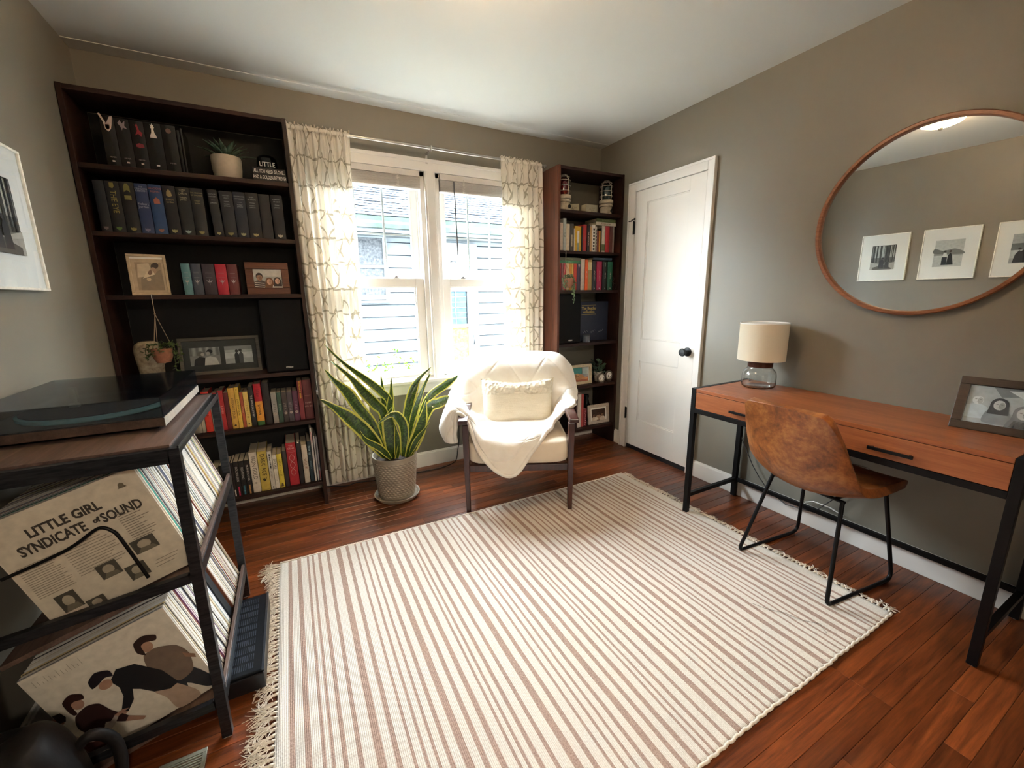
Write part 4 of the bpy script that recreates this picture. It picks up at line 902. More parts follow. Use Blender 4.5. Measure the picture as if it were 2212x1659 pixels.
# --- right bookcase, top shelf: caged lights and small boxes
z = ZR[0]
def cage(label, x, y, glasscol):
    t = thing('caged_lamp', label, 'lamp', (x, y, z), 0, 'weathered caged lamps'); pc = plain('#a79d8a', .7, var=.25, nscale=40)
    q = MB(); q.lathe([(.047, .0005), (.047, .058), (.044, .062)], 24); q.lathe([(.050, .064), (.052, .068), (.052, .078), (.047, .082)], 24); q.lathe([(.048, .084), (.055, .088), (.055, .108), (.050, .112)], 24); q.build('base', pc, t, smooth=40)
    q = MB(); q.tf(Matrix.Translation((.018, -.0445, .03)) @ Matrix.Rotation(PI/2, 4, 'X') @ Matrix.Translation((0, 0, -.002))); q.lathe([(.0135, 0), (.0135, .006), (.009, .006), (.009, .003), (.0005, .003)], 16); q.build('conduit_hole', BLACKM, t, smooth=40)
    q = MB(); q.lathe([(.039, .112), (.041, .13), (.041, .19), (.036, .215), (.02, .232), (.0005, .236)], 24); gl = NT('tinted_glass_'+glasscol.strip('#')); gl.set(color=gl.ramp(gl.noise(gl.coord('Object'), 8, 2), [(.3, C(glasscol)), (.7, tuple(x_*.7 for x_ in C(glasscol)[:3])+(1,))]), rough=.04, coat=.6, spec=.9); q.build('globe', gl.m, t, smooth=60)
    q = MB(); r = .049
    for k in range(2):
        an = PI*k/2+.15
        pts = [(r*math.cos(an)*c_, r*math.sin(an)*c_, zz) for c_, zz in [(1, .112), (1.03, .15), (1.03, .205), (.86, .235), (.5, .252), (0, .258), (-.5, .252), (-.86, .235), (-1.03, .205), (-1.03, .15), (-1, .112)]]
        q.tube(pts, .0026, 6)
    for zz, rr in ((.14, .050), (.175, .0505), (.212, .049), (.237, .041)): q.tube([(rr*math.cos(2*PI*k/20), rr*math.sin(2*PI*k/20), zz) for k in range(20)], .0019, 5, closed=True)
    q.build('wire_cage', plain('#b3a99a', .5, metal=.3, var=.15), t, smooth=60)
cage('red glass caged ship light on chipped cream base, top of right bookcase', -.515, -.215, '#5c0d10')
cage('dark green glass caged ship light with round hole in cream base', -.112, -.215, '#0b2c2c')
def sbox(label, x, y, w, rot, h=.058):
    t = thing('gift_box', label, 'box', (x, y, z), rot, 'small white printed boxes')
    q = MB(); q.box(-w/2, w/2, -.03, .03, .0005, h); q.build('carton', plain('#9e9a87', .7, var=.06), t, bevel=.0015)
    q = MB()
    for k in range(5): q.tube([(-w*.25+w*.1*k, -.0305, h*(.35+.2*math.sin(k*2))), (-w*.15+w*.1*k, -.0305, h*(.5+.15*math.cos(k*3)))], .0012, 4)
    q.build('printed_figure', plain('#7c776c', .7), t)
sbox('small white box turned at an angle next to the red caged light', -.405, -.19, .075, -.55, .062)
sbox('small white box facing front next to the green caged light', -.275, -.215, .112, .03, .064)
# --- right bookcase, second shelf
g = 'books on the second shelf of the right bookcase'; z = ZR[1]
R2 = [(-.572, -.543, .200, '#cbb7a4', 'beige paperback at the left end of the second shelf', None), (-.541, -.513, .233, '#a9b0ac', 'taller pale blue-grey book, second from left', '~~~~'),
 (-.511, -.479, .196, '#cdbfa6', 'cream paperback right of the pale blue-grey book', None), (-.477, -.443, .200, '#4a443d', 'dark book with cream patches near the twine', None),
 (-.441, -.433, .168, '#c9c4ba', 'very slim white booklet before the mountain book', None), (-.431, -.372, .185, '#c9a02c', 'book with gold top and pale landscape spine', None),
 (-.370, -.356, .185, '#2a2522', 'slim dark book before the first tall red one', None), (-.354, -.319, .200, '#a3252a', 'tall glossy red book left of the black one', '~~~~'),
 (-.317, -.292, .200, '#1e1715', 'black book with pale capitals spaced down its spine', 'THE HISTORIAN'), (-.290, -.270, .190, '#b7905f', 'slim tan book right of the black lettered one', None),
 (-.268, -.235, .205, '#d8d2c6', 'white book with a column of black squares', None), (-.233, -.221, .195, '#b8b3a8', 'very slim white book right of the black squares', None),
 (-.219, -.202, .165, '#6e2419', 'slim short dark red book near the middle', None), (-.200, -.186, .165, '#c08a34', 'slim ochre book with dark top', None),
 (-.184, -.172, .185, '#1c1a19', 'slim black book left of the green-footed one', None), (-.170, -.136, .202, '#c4bfb0', 'pale book with green picture at its foot', None),
 (-.134, -.092, .203, '#a82833', 'bright red hardback under the right stack end', None), (-.090, -.062, .203, '#6b4a48', 'dull brown-mauve book near the right end', None), (-.060, -.046, .203, '#8e8a84', 'thin grey book at the right end of the second shelf', None)]
for x0, x1, h, c_, lb, tt_ in R2:
    ex = None
    if 'black squares' in lb: ex = multi(*[shape('#1c1a19', [(-.5, .08+k*.12), (.5, .08+k*.12), (.5, .15+k*.12), (-.5, .15+k*.12)], 'square') for k in range(7)])
    if 'landscape' in lb: ex = multi(band('#8e9a8c', 0, .35, wf=.72), band('#d9d6cc', .35, .82, wf=.72), band('#2e2b2c', .44, .50, wf=.5))
    if 'green picture' in lb: ex = band('#5d6b4a', .08, .32)
    if 'cream patches' in lb: ex = multi(band('#b5a88f', .18, .6, wf=.7), band('#2a2522', .33, .36, wf=.7))
    if 'first tall' in lb: pass
    book(x0, x1, z, h, c_, lb, g, title=tt_, tc='#d5b8a8' if tt_ != '~~~~' else '#5a625f', ts=.014, extras=ex, soft=(x1-x0) < .03, dp=.15, yf=-.25, rough=.45)
def flatbook(x0, x1, z, th, col, label, group, title=None, tc='#333', yf=-.25, ts=.013, dp=.15):
    w = x1-x0; q = MB(); q.box(x0, x1, yf, yf+dp, z+.0004, z+.0022); q.box(x0, x1, yf, yf+dp, z+th-.0022, z+th-.0004); q.box(x0, x1, yf, yf+.003, z+.0022, z+th-.0022)
    o = q.build('book', plain(col, .5, var=.12), bevel=.0004); tag(o, label, 'book', group)
    q = MB(); q.box(x0+.003, x1-.003, yf+.003, yf+dp-.003, z+.0022, z+th-.0022); q.build('page_block', PAGES, o)
    if title: letter(o, title, ts, plain(tc, .5), ((x0+x1)/2, yf-.0004, z+th/2), ACROSS, .9)
flatbook(-.232, -.034, z+.2056, .024, '#cfc8b8', 'cream book lying flat on the upright row, lower of the two', g, '~~~~~~~~~~~~~~', '#7a2a22', ts=.012)
flatbook(-.228, -.038, z+.2298, .026, '#5f6a45', 'olive green book lying flat on top of the cream one', g, '~~~~~~~~~', '#a3a884', ts=.014)
# --- right bookcase, third shelf
g = 'books on the third shelf of the right bookcase'; z = ZR[2]
R3 = [(-.575, -.556, .200, '#9c2f36', 'slim crimson book at the far left of the third shelf', None), (-.555, -.535, .200, '#8b5a58', 'dusty pink-grey book, second from left on the third shelf', None), (-.533, -.511, .200, '#b02a35', 'bright crimson slim book behind the trailing planter', None),
 (-.509, -.481, .200, '#d3b38b', 'peach book behind the twine of the planter', None), (-.479, -.460, .200, '#c98a3a', 'amber orange slim book beside the planter', None), (-.459, -.440, .200, '#c8a053', 'golden tan slim book beside the amber one', None),
 (-.438, -.409, .200, '#b83a2e', 'tomato red book right of the golden tan one', None), (-.405, -.372, .205, '#4a3a52', 'dusky purple book with white shield mark at its top', None), (-.368, -.330, .235, '#c9bcb2', 'tall whitish-pink book in the middle of the third shelf', None),
 (-.328, -.301, .233, '#dd5a1e', 'vivid orange book lettered downward', '~~~~~~'), (-.299, -.259, .233, '#9c8455', 'gold and olive book right of the vivid orange one', None), (-.255, -.215, .222, '#23242c', 'black-navy book with pale lettering', '~~~~~~~~'),
 (-.211, -.157, .222, '#9b1f49', 'wide magenta book in the right half of the third shelf', '~~~~~~~~'), (-.151, -.102, .222, '#1b211e', 'black-green book with silver sword mark', '~~~~~'), (-.098, -.047, .222, '#1f5a45', 'green hardback at the right end of the third shelf', '~~~~~')]
for x0, x1, h, c_, lb, tt_ in R3:
    ex = None
    if 'shield mark' in lb: ex = shape('#b9b4b8', [(-.5, .96), (.5, .96), (.4, .88), (0, .83), (-.4, .88)])
    if 'sword' in lb: ex = multi(shape('#8f9390', [(-.1, .97), (.1, .97), (.1, .85), (0, .8), (-.1, .85)]), shape('#9ea39f', [(-.2, .05), (.2, .05), (0, .1)]))
    if 'wide magenta' in lb or 'black-navy' in lb or 'green hardback' in lb: ex = shape('#c9b9bf', [(-.18, .04), (.18, .04), (.18, .08), (-.18, .08)])
    if 'olive' in lb: ex = band('#c9b98f', .66, .92)
    book(x0, x1, z, h, c_, lb, g, title=tt_, tc='#c9b0a8', ts=.014, extras=ex, soft=(x1-x0) < .03, dp=.15, yf=-.25, rough=.45)
flatbook(-.572, -.372, z+.2010, .021, '#2d6b49', 'green book lying flat on the upright row, directly on the red ones', g, '~~~~~~', '#86a890', ts=.012)
flatbook(-.578, -.374, z+.2222, .022, '#5f5f4f', 'olive grey book lying flat above the flat green one', g, '~~~~~~~~~', '#9a9a86', ts=.012)
flatbook(-.252, -.060, z+.2340, .017, '#54687a', 'steel blue book lying flat over the magenta and green books', g, '~~~~~~~~~', '#b9c2c9', ts=.010)
hanging('little terracotta planter trailing string-of-pearls in front of the right bookcase', (-.562, -.318, 1.575), (-.548, -.336, 1.385), .92, 'pearl',
        [(-.035, 0, .08), (-.045, -.01, .10), (-.03, -.02, .07), (.035, 0, .13), (.045, -.01, .17), (.03, -.03, .19), (.055, 0, .14), (.02, -.03, .10), (-.05, .0, .05), (.06, .01, .09), (-.02, .02, .02)], 5, PEARL)
t = thing('reading_glasses', 'looped clear wire ornament at the right end of the third shelf', 'ornament', (-.052, -.275, ZR[2]))
q = MB(); q.tube([(-.022+.018*math.cos(2*PI*k/16), 0, .085+.022*math.sin(2*PI*k/16)) for k in range(16)], .0014, 5, closed=True); q.tube([(.002+.018*math.cos(2*PI*k/16), -.004, .028+.024*math.sin(2*PI*k/16)) for k in range(16)], .0014, 5, closed=True); q.tube([(-.015, 0, .064), (-.004, -.004, .05)], .0014, 5); q.build('wire_loop', plain('#a9aca6', .25, metal=.8), t, smooth=60)
t.name = 'wire_ornament'
# --- right bookcase, fourth shelf
z = ZR[3]
speaker('black loudspeaker with oval badge in the right bookcase', -.590, -.372, -.268, z, .385, .008)
t = thing('record_box_set', 'navy boxed record set with gold title, standing in right bookcase', 'box', (-.190, -.19, z))
q = MB(); q.box(-.160, .158, 0, .055, .0005, .322); q.build('slipcase', plain('#1c2338', .6, var=.1), t, bevel=.002)
gold = plain('#b39a55', .4, metal=.4)
letter(t, 'The Beatles', .033, gold, (-.045, -.0008, .268), ACROSS, .95, .0006); letter(t, 'collection', .031, gold, (-.045, -.0008, .240), ACROSS, .95, .0006)
q = MB()
for zz in (.292, .218): q.box(-.118, .028, -.001, -.0001, zz, zz+.0022)
q.build('gold_rule', gold, t)
q = MB(); random.seed(8)
for cx0 in (-.085, -.005, .075):
    q.tube([(cx0+.0075*k-.022+.003*math.sin(k*2), -.0008, .070+.010*math.sin(k*2.3+cx0*60)+.002*k) for k in range(8)], .0009, 4)
q.build('signature', plain('#a9aab2', .5), t)
t = thing('candle_jar', 'small slate blue lidded jar in front of the navy box set', 'jar', (-.312, -.262, z))
q = MB(); q.lathe([(.028, .0005), (.031, .003), (.031, .048), (.027, .054)], 22); q.build('jar', plain('#46505f', .35, var=.2), t, smooth=40)
q = MB(); q.lathe([(.030, .055), (.031, .057), (.031, .064), (.028, .066)], 22); q.build('lid', plain('#2b3038', .4), t, smooth=40)
# --- right bookcase, fifth shelf
z = ZR[4]
a = Art(.158, .118); a.rect('#8b8f8f', 0, 0, 1, 1).rect('#3f8a86', .1, .55, .62, 1).rect('#a3b1b1', .64, .5, 1, 1).rect('#8d4f35', 0, 0, 1, .30)
a.ell('#a8794f', .42, .32, .32, .20).ell('#b98d62', .32, .42, .14, .17).ell('#8f6238', .23, .40, .06, .12, .3).ell('#b9855a', .78, .22, .2, .09); a.ell('#1b1512', .36, .36, .025, .03, n=8); a.ell('#1b1512', .28, .46, .015, .02, n=6)
picture('framed_photo', 'cream frame with colour photo of a resting golden dog', 'picture', .225, .165, .024, plain('#c3b497', .5), a, (-.335, -.235, z), -.05, .08, 'photo frames on the right bookcase')
t = thing('potted_succulent', 'dusty green round-leaved plant in small white pot, right bookcase', 'plant', (-.122, -.20, z))
q = MB(); q.lathe([(.030, .0005), (.034, .003), (.042, .080), (.040, .083), (.036, .075), (.0005, .07)], 22); q.build('pot', plain('#b3aba4', .45, var=.05), t, smooth=40)
random.seed(21)
for k in range(26):
    a_ = k*2.4; rr = .02+.05*math.sqrt(k/26)*1.0; hh = .185-.11*(k/26)+random.uniform(-.02, .02); q = MB(); cx0, cy0 = rr*math.cos(a_)-.015, rr*math.sin(a_)*.7
    el = random.uniform(.2, 1.0)
    def fn(s_, t_):
        u_ = (s_-.5)*2; L = .036*t_; wd = .019*math.sin(PI*min(1, .12+t_*.86))
        p = Vector((L*math.cos(el), u_*wd, L*math.sin(el)+.006*u_*u_)); p.rotate(Matrix.Rotation(a_, 3, 'Z')); return (cx0+p.x, cy0+p.y, hh-.02+p.z)
    q.grid(fn, 4, 6); q.tube([(0, 0, .07), (cx0*.6, cy0*.6, (hh-.02)*.8), (cx0, cy0, hh-.018)], .002, 4); q.build('leaf', AG, t, smooth=180)
def orn(label, x, y, zc):
    t = thing('round_ornament', label, 'ornament', (x, y, z), 0, 'round silver dog ornaments'); q = MB()
    q.tf(Matrix.Translation((0, 0, zc)) @ Matrix.Rotation(PI/2, 4, 'X')); q.lathe([(.0005, -.015), (.034, -.013), (.042, -.004), (.044, .004), (.038, .010), (.036, .008)], 24); q.tf(Matrix.Identity(4)); q.box(-.02, .02, -.012, .03, .0005, zc-.030)
    q.build('case', plain('#6e625c', .35, metal=.6, var=.3, nscale=40), t, smooth=45)
    q = MB(); q.sphere((0, -.002, zc), .034, .016, .034, seg=18); q.build('dome', plain('#cdc8c5', .15, var=.12), t, smooth=180)
    q = MB(); q.sphere((-.001, -.017, zc-.003), .012, .004, .014); q.build('dog_face', plain('#e8e4e0', .4), t, smooth=180)
    q = MB(); q.sphere((0, -.0215, zc-.008), .0042, .002, .0035, seg=8); q.sphere((-.005, -.0205, zc+.003), .0018, seg=6); q.sphere((.005, -.0205, zc+.003), .0018, seg=6); q.sphere((-.014, -.0155, zc-.001), .004, .003, .009, seg=8); q.sphere((.013, -.0155, zc-.001), .004, .003, .009, seg=8); q.build('face_features', BLACKM, t, smooth=180)
orn('round silver dome ornament with dog face before the white pot', -.145, -.262, .036+.004); orn('round silver dome ornament with dog face at the right shelf end', -.058, -.255, .052)
# --- right bookcase, bottom shelf
g = 'books on the bottom shelf of the right bookcase'; z = ZR[5]
for x0, x1, h, c_, lb in [(-.470, -.44, .24, '#1d1a1a', 'black book hidden behind the armchair arm'), (-.438, -.412, .25, '#2b2523', 'dark brown book behind the armchair arm'), (-.392, -.376, .282, '#3a1f1f', 'thin dark book edge left of the white one, behind the chair arm'), (-.374, -.338, .285, '#d6cfc6', 'tall white book right of the armchair arm'),
    (-.336, -.313, .285, '#b04a46', 'tall coral red book beside the tall white one')]:
    book(x0, x1, z, h, c_, lb, g, soft=True, dp=.2, yf=-.25)
book(-.302, -.268, z, .150, '#8a2f3a', 'short patterned red and white book right of the coral one', g, yf=-.24, dp=.12, extras=multi(*[shape('#d9c6c2', [(-.5+.2*(k % 3), .05+k*.11), (.1+.2*(k % 3), .08+k*.11), (-.1, .12+k*.11)], 'floral_mark') for k in range(8)]))
a = Art(.145, .100); a.rect('#3a241a', 0, 0, 1, 1)
for (x, y, c1, c2) in ((.18, .35, '#c9bba8', '#6e4c3a'), (.5, .5, '#a98d78', '#4b2d22'), (.78, .36, '#d6cabb', '#8a6650')): person2d(a, x, y, .20, c1, c2, '#2a1812', 1.35)
a.poly('#d9cfc2', [(.15, .05), (.3, .4), (.5, .1)]).poly('#cdbfae', [(.6, .02), (.75, .35), (.95, .08)])
picture('framed_photo', 'white frame with dark sepia group photo on bottom shelf', 'picture', .222, .168, .026, plain('#b9aea3', .5), a, (-.135, -.245, z), -.04, .10, 'photo frames on the right bookcase')
t = thing('dark_vase', 'small dark glass vase with a pale rim behind the sepia frame', 'vase', (-.185, -.12, z))
q = MB(); q.lathe([(.03, .0005), (.038, .02), (.04, .12), (.026, .17), (.02, .20), (.024, .235)], 20, cap=False); q.lathe([(.0005, .001), (.03, .0005)], 20); q.build('body', plain('#0e1412', .1, var=.1), t, smooth=60)
q = MB(); q.tube([(.024*math.cos(2*PI*k/16), .024*math.sin(2*PI*k/16), .236) for k in range(16)], .002, 5, closed=True); q.build('rim', SILVER, t, smooth=60)

# ------------------------------------------------------------------ potted snake plant
LEAVES = [(0.044, [(-1.927, -0.358, 0.265), (-1.913, -0.35, 0.591), (-1.963, -0.339, 0.691), (-2.045, -0.327, 0.777), (-2.164, -0.314, 0.889), (-2.256, -0.3, 1.002)]), (0.063, [(-1.953, -0.38, 0.277), (-1.959, -0.377, 0.547), (-2.005, -0.373, 0.624), (-2.066, -0.369, 0.704), (-2.141, -0.365, 0.81), (-2.241, -0.36, 0.915)]), (0.064, [(-1.973, -0.401, 0.273), (-2.042, -0.403, 0.501), (-2.113, -0.407, 0.623), (-2.168, -0.411, 0.724), (-2.235, -0.415, 0.807), (-2.275, -0.42, 0.875)]), (0.08, [(-1.985, -0.429, 0.291), (-2.062, -0.442, 0.436), (-2.142, -0.46, 0.547), (-2.236, -0.479, 0.649), (-2.319, -0.5, 0.723)]), (0.037, [(-1.951, -0.435, 0.275), (-2.011, -0.458, 0.361), (-2.098, -0.487, 0.442), (-2.128, -0.52, 0.516)]), (0.051, [(-1.95, -0.358, 0.269), (-1.951, -0.343, 0.485), (-1.946, -0.323, 0.638), (-1.949, -0.3, 0.786)]), (0.04, [(-1.924, -0.373, 0.26), (-1.927, -0.364, 0.521), (-1.905, -0.353, 0.663), (-1.895, -0.34, 0.775)]), (0.079, [(-1.937, -0.408, 0.262), (-1.942, -0.416, 0.425), (-1.945, -0.427, 0.534), (-1.925, -0.44, 0.608)]), (0.057, [(-1.874, -0.429, 0.275), (-1.86, -0.442, 0.449), (-1.892, -0.46, 0.54), (-1.942, -0.479, 0.57), (-2.033, -0.5, 0.529)]), (0.055, [(-1.869, -0.365, 0.256), (-1.81, -0.357, 0.535), (-1.77, -0.346, 0.663), (-1.721, -0.333, 0.744), (-1.63, -0.32, 0.813)]), (0.045, [(-1.861, -0.383, 0.26), (-1.799, -0.381, 0.472), (-1.758, -0.377, 0.582), (-1.702, -0.374, 0.7), (-1.646, -0.37, 0.789)]), (0.05, [(-1.805, -0.352, 0.254), (-1.682, -0.338, 0.582), (-1.541, -0.32, 0.682), (-1.469, -0.301, 0.712), (-1.382, -0.28, 0.752)]), (0.065, [(-1.806, -0.38, 0.264), (-1.687, -0.376, 0.535), (-1.598, -0.371, 0.578), (-1.498, -0.366, 0.599), (-1.418, -0.36, 0.63)]), (0.073, [(-1.845, -0.411, 0.257), (-1.811, -0.418, 0.325), (-1.767, -0.428, 0.414), (-1.727, -0.439, 0.543), (-1.716, -0.45, 0.626)]), (0.033, [(-1.835, -0.422, 0.268), (-1.791, -0.437, 0.359), (-1.751, -0.457, 0.42), (-1.704, -0.48, 0.493)]), (0.037, [(-1.91, -0.418, 0.266), (-1.907, -0.441, 0.396), (-1.922, -0.47, 0.512)]), (0.041, [(-1.961, -0.358, 0.272), (-1.981, -0.333, 0.407), (-1.978, -0.3, 0.512)])]
PX, PY = -1.920, -.392
sp = thing('snake_plant', 'tall variegated snake plant in dimpled taupe pot by the window', 'plant', (PX, PY, 0))
POTM = NT('dimpled_taupe_glaze'); v = POTM.coord('Object'); POTM.set(color=POTM.ramp(POTM.noise(v, 8, 3), [(.3, C('#8e8475')), (.7, C('#9b9182'))]), rough=.33, coat=.25); POTM = POTM.m
q = MB(); q.lathe([(.10, .002), (.128, .006), (.139, .022), (.143, .030), (.137, .031), (.126, .020), (.0005, .018)], 48); q.build('saucer', POTM, sp, smooth=40)
def potfn(s_, t_):
    z = .022+.262*t_; r = .112+.026*t_
    k = 32; rows_ = 18; a = s_*2*PI; ro = t_*rows_; ir = math.floor(ro); ph = .5*(ir % 2)
    fx = (s_*k+ph) % 1-.5; fz = (ro % 1)-.5; dd = math.sqrt(fx*fx+fz*fz); bumpv = max(0, 1-dd*2.1)
    if .04 < t_ < .93: r += .0048*bumpv
    return (r*math.cos(a), r*math.sin(a), z)
q = MB(); q.grid(potfn, 228, 132, uv=False); q.lathe([(.138, .284), (.140, .290), (.137, .295), (.131, .294), (.129, .285), (.126, .25), (.0005, .25)], 60, cap=False); q.lathe([(.0005, .0225), (.112, .022)], 40, cap=False)
q.build('pot', POTM, sp, smooth=50)
q = MB(); q.lathe([(.127, .2505), (.10, .259), (.05, .262), (.0005, .265)], 30); q.build('soil', plain('#2a1d14', .95, var=.4, nscale=90, bump=.6), sp, smooth=180)
LM = NT('snake_plant_leaf'); uvn = LM.n('UVMap'); sx = LM.n('SeparateXYZ'); LM.l(uvn.outputs[0], sx.inputs[0])
nv = LM.noise(LM.coord('UV', (1.5, 16, 1)), 2.5, 4, .7); wob = LM.noise(LM.coord('UV', (2, 6, 1)), 3, 2)
ed = LM.math('ABSOLUTE', LM.math('SUBTRACT', sx.outputs[0], .5)); ed = LM.math('ADD', ed, LM.math('MULTIPLY', LM.math('SUBTRACT', wob, .5), .09))
green = LM.ramp(nv, [(.35, C('#15240d')), (.5, C('#2c4718')), (.68, C('#5f7c2c'))])
fe = LM.ramp(ed, [(.355, (0, 0, 0, 1)), (.395, (1, 1, 1, 1))])
LM.set(color=LM.mix(fe, green, C('#c3bf52')), rough=.32, coat=.15); LM = LM.m
ref = Vector((-.12, -1, .12)).normalized()
for li, (wd, P) in enumerate(LEAVES):
    P = [(a-PX, b_-PY, c-0) for a, b_, c in P]; q = MB(); nv_ = 26; nu_ = 6
    wd *= 1.12
    tw = .5*math.sin(li*2.3)
    def fn(s_, t_):
        p = Vector(catmull(P, t_)); tg = (Vector(catmull(P, min(1, t_+.02)))-Vector(catmull(P, max(0, t_-.02)))).normalized()
        sd = tg.cross(ref).normalized(); nn_ = sd.cross(tg).normalized()
        ang = tw*(1-t_)*.9+.25*math.sin(3*t_+li); sd2 = sd*math.cos(ang)+nn_*math.sin(ang); nn2 = nn_*math.cos(ang)-sd*math.sin(ang)
        prof = (.62+.38*math.sin(PI*min(1, t_*1.25)))*min(1, (1-t_)*2.6)**.75 if t_ < 1 else 0
        prof = prof if t_ > .18 else prof*(.55+.45*t_/.18)
        u_ = (s_-.5)*2
        r = p+sd2*(u_*wd*.5*prof)+nn2*(u_*u_*wd*.16*prof)+nn2*(.004*math.sin(11*t_+li)*u_)
        rr = math.hypot(r.x, r.y)
        if r.z < .295 and rr > .122: r.x *= .122/rr; r.y *= .122/rr
        return tuple(r)
    q.grid(fn, nu_, nv_); q.build('leaf', LM, sp, smooth=180, solid=.0022)

# ------------------------------------------------------------------ armchair, blanket, pillow
CREAM = NT('cream_upholstery'); v = CREAM.coord('Object'); wv_ = CREAM.noise(v, 700, 2); CREAM.set(color=CREAM.ramp(CREAM.noise(v, 10, 3), [(.3, C('#dccdb8')), (.7, C('#e4d7c4'))]), rough=.9, spec=.2); CREAM.bump(wv_, .25, .001); CREAM = CREAM.m
AL = (-1.32, -.946, 0); AR = math.atan2(-.449, .893)
ac = thing('armchair', 'cream upholstered armchair with dark wood frame by the window', 'armchair', AL, AR)
for s_ in (-1, 1):
    q = MB(); q.bar((s_*.303, .002, 0), (s_*.306, .004, .545), .026, .030, (0, 1, 0), .036, .044); q.build('leg', DARKW, ac, bevel=.004)
    q = MB(); q.bar((s_*.29, .60, 0), (s_*.300, .52, .545), .026, .030, (0, 1, 0), .034, .040); q.build('leg', DARKW, ac, bevel=.004)
    q = MB(); q.bar((s_*.318, -.028, .562), (s_*.325, .30, .572), .055, .026, (0, 0, 1), .064, .026); q.bar((s_*.325, .3, .572), (s_*.318, .60, .545), .064, .026, (0, 0, 1), .045, .024); q.build('armrest', DARKW, ac, bevel=.005)
    q = MB(); q.bar((s_*.300, .02, .275), (s_*.300, .54, .262), .022, .050); q.build('side_rail', DARKW, ac, bevel=.002)
q = MB(); q.bar((-.288, .012, .272), (.288, .012, .272), .022, .040); q.build('front_rail', DARKW, ac, bevel=.002)
q = MB(); q.bar((-.288, .54, .262), (.288, .54, .262), .022, .050); q.build('back_rail', DARKW, ac, bevel=.002)
q = MB(); q.bar((-.27, .55, .28), (-.27, .68, .80), .03, .02, (0, 1, 0)); q.bar((.27, .55, .28), (.27, .68, .80), .03, .02, (0, 1, 0))
for k in range(4): q.bar((-.26, .585+.03*k, .38+.12*k), (.26, .585+.03*k, .38+.12*k), .012, .05)
q.build('back_frame', DARKW, ac, bevel=.002)
def sbox_shape(name, cx0, hx_, hy_, hz_, e, R, bul, parent, m, nu=48, nv=26):
    def sp_(c, p): return math.copysign(abs(c)**p, c)
    def fn(s_, t_):
        a = 2*PI*s_; b_ = PI*(t_-.5)
        x = hx_*sp_(math.cos(b_), e)*sp_(math.cos(a), e); y = hy_*sp_(math.cos(b_), e)*sp_(math.sin(a), e); zz = hz_*sp_(math.sin(b_), e)
        k = (1-(x/hx_)**2)*(1-(y/hy_)**2); zz *= 1+bul*k
        return tuple(Vector(cx0)+R @ Vector((x, y, zz)))
    q = MB(); q.grid(fn, nu, nv, uv=False); return q.build(name, m, parent, smooth=180, clean=True)
I3 = Matrix.Identity(3)
sbox_shape('seat_cushion', (0, .262, .368), .302, .300, .074, .28, Matrix.Rotation(-.03, 3, 'X'), .10, ac, CREAM)
sbox_shape('back_cushion', (0, .565, .615), .300, .220, .052, .32, Matrix.Rotation(PI/2-.20, 3, 'X'), .10, ac, CREAM)

def fleece():
    s = NT('white_quilted_fleece'); uv = s.n('UVMap'); sx = s.n('SeparateXYZ'); s.l(uv.outputs[0], sx.inputs[0])
    v = s.coord('Object'); n = s.noise(v, 260, 3); n2 = s.noise(v, 14, 3)
    u, w = sx.outputs[0], sx.outputs[1]; seam = None
    for sg in (1, -1):
        p = s.math('ADD', s.math('MULTIPLY', u, 3.2), s.math('MULTIPLY', w, 4.2*sg)); d = s.math('ABSOLUTE', s.math('SUBTRACT', s.math('FRACT', p), .5)); k = s.math('SMOOTH_MIN', d, .05, .02); seam = k if seam is None else s.math('MINIMUM', seam, k)
    h = s.math('ADD', s.math('MULTIPLY', seam, 14), s.math('MULTIPLY', n, .16)); h = s.math('ADD', h, s.math('MULTIPLY', n2, .8))
    s.set(color=s.ramp(n2, [(.3, C('#e9e1d5')), (.7, C('#f1ece3'))]), rough=.95, spec=.15); s.bump(h, .8, .006)
    s.p.inputs['Sheen Weight'].default_value = .3; return s.m
FL = fleece()
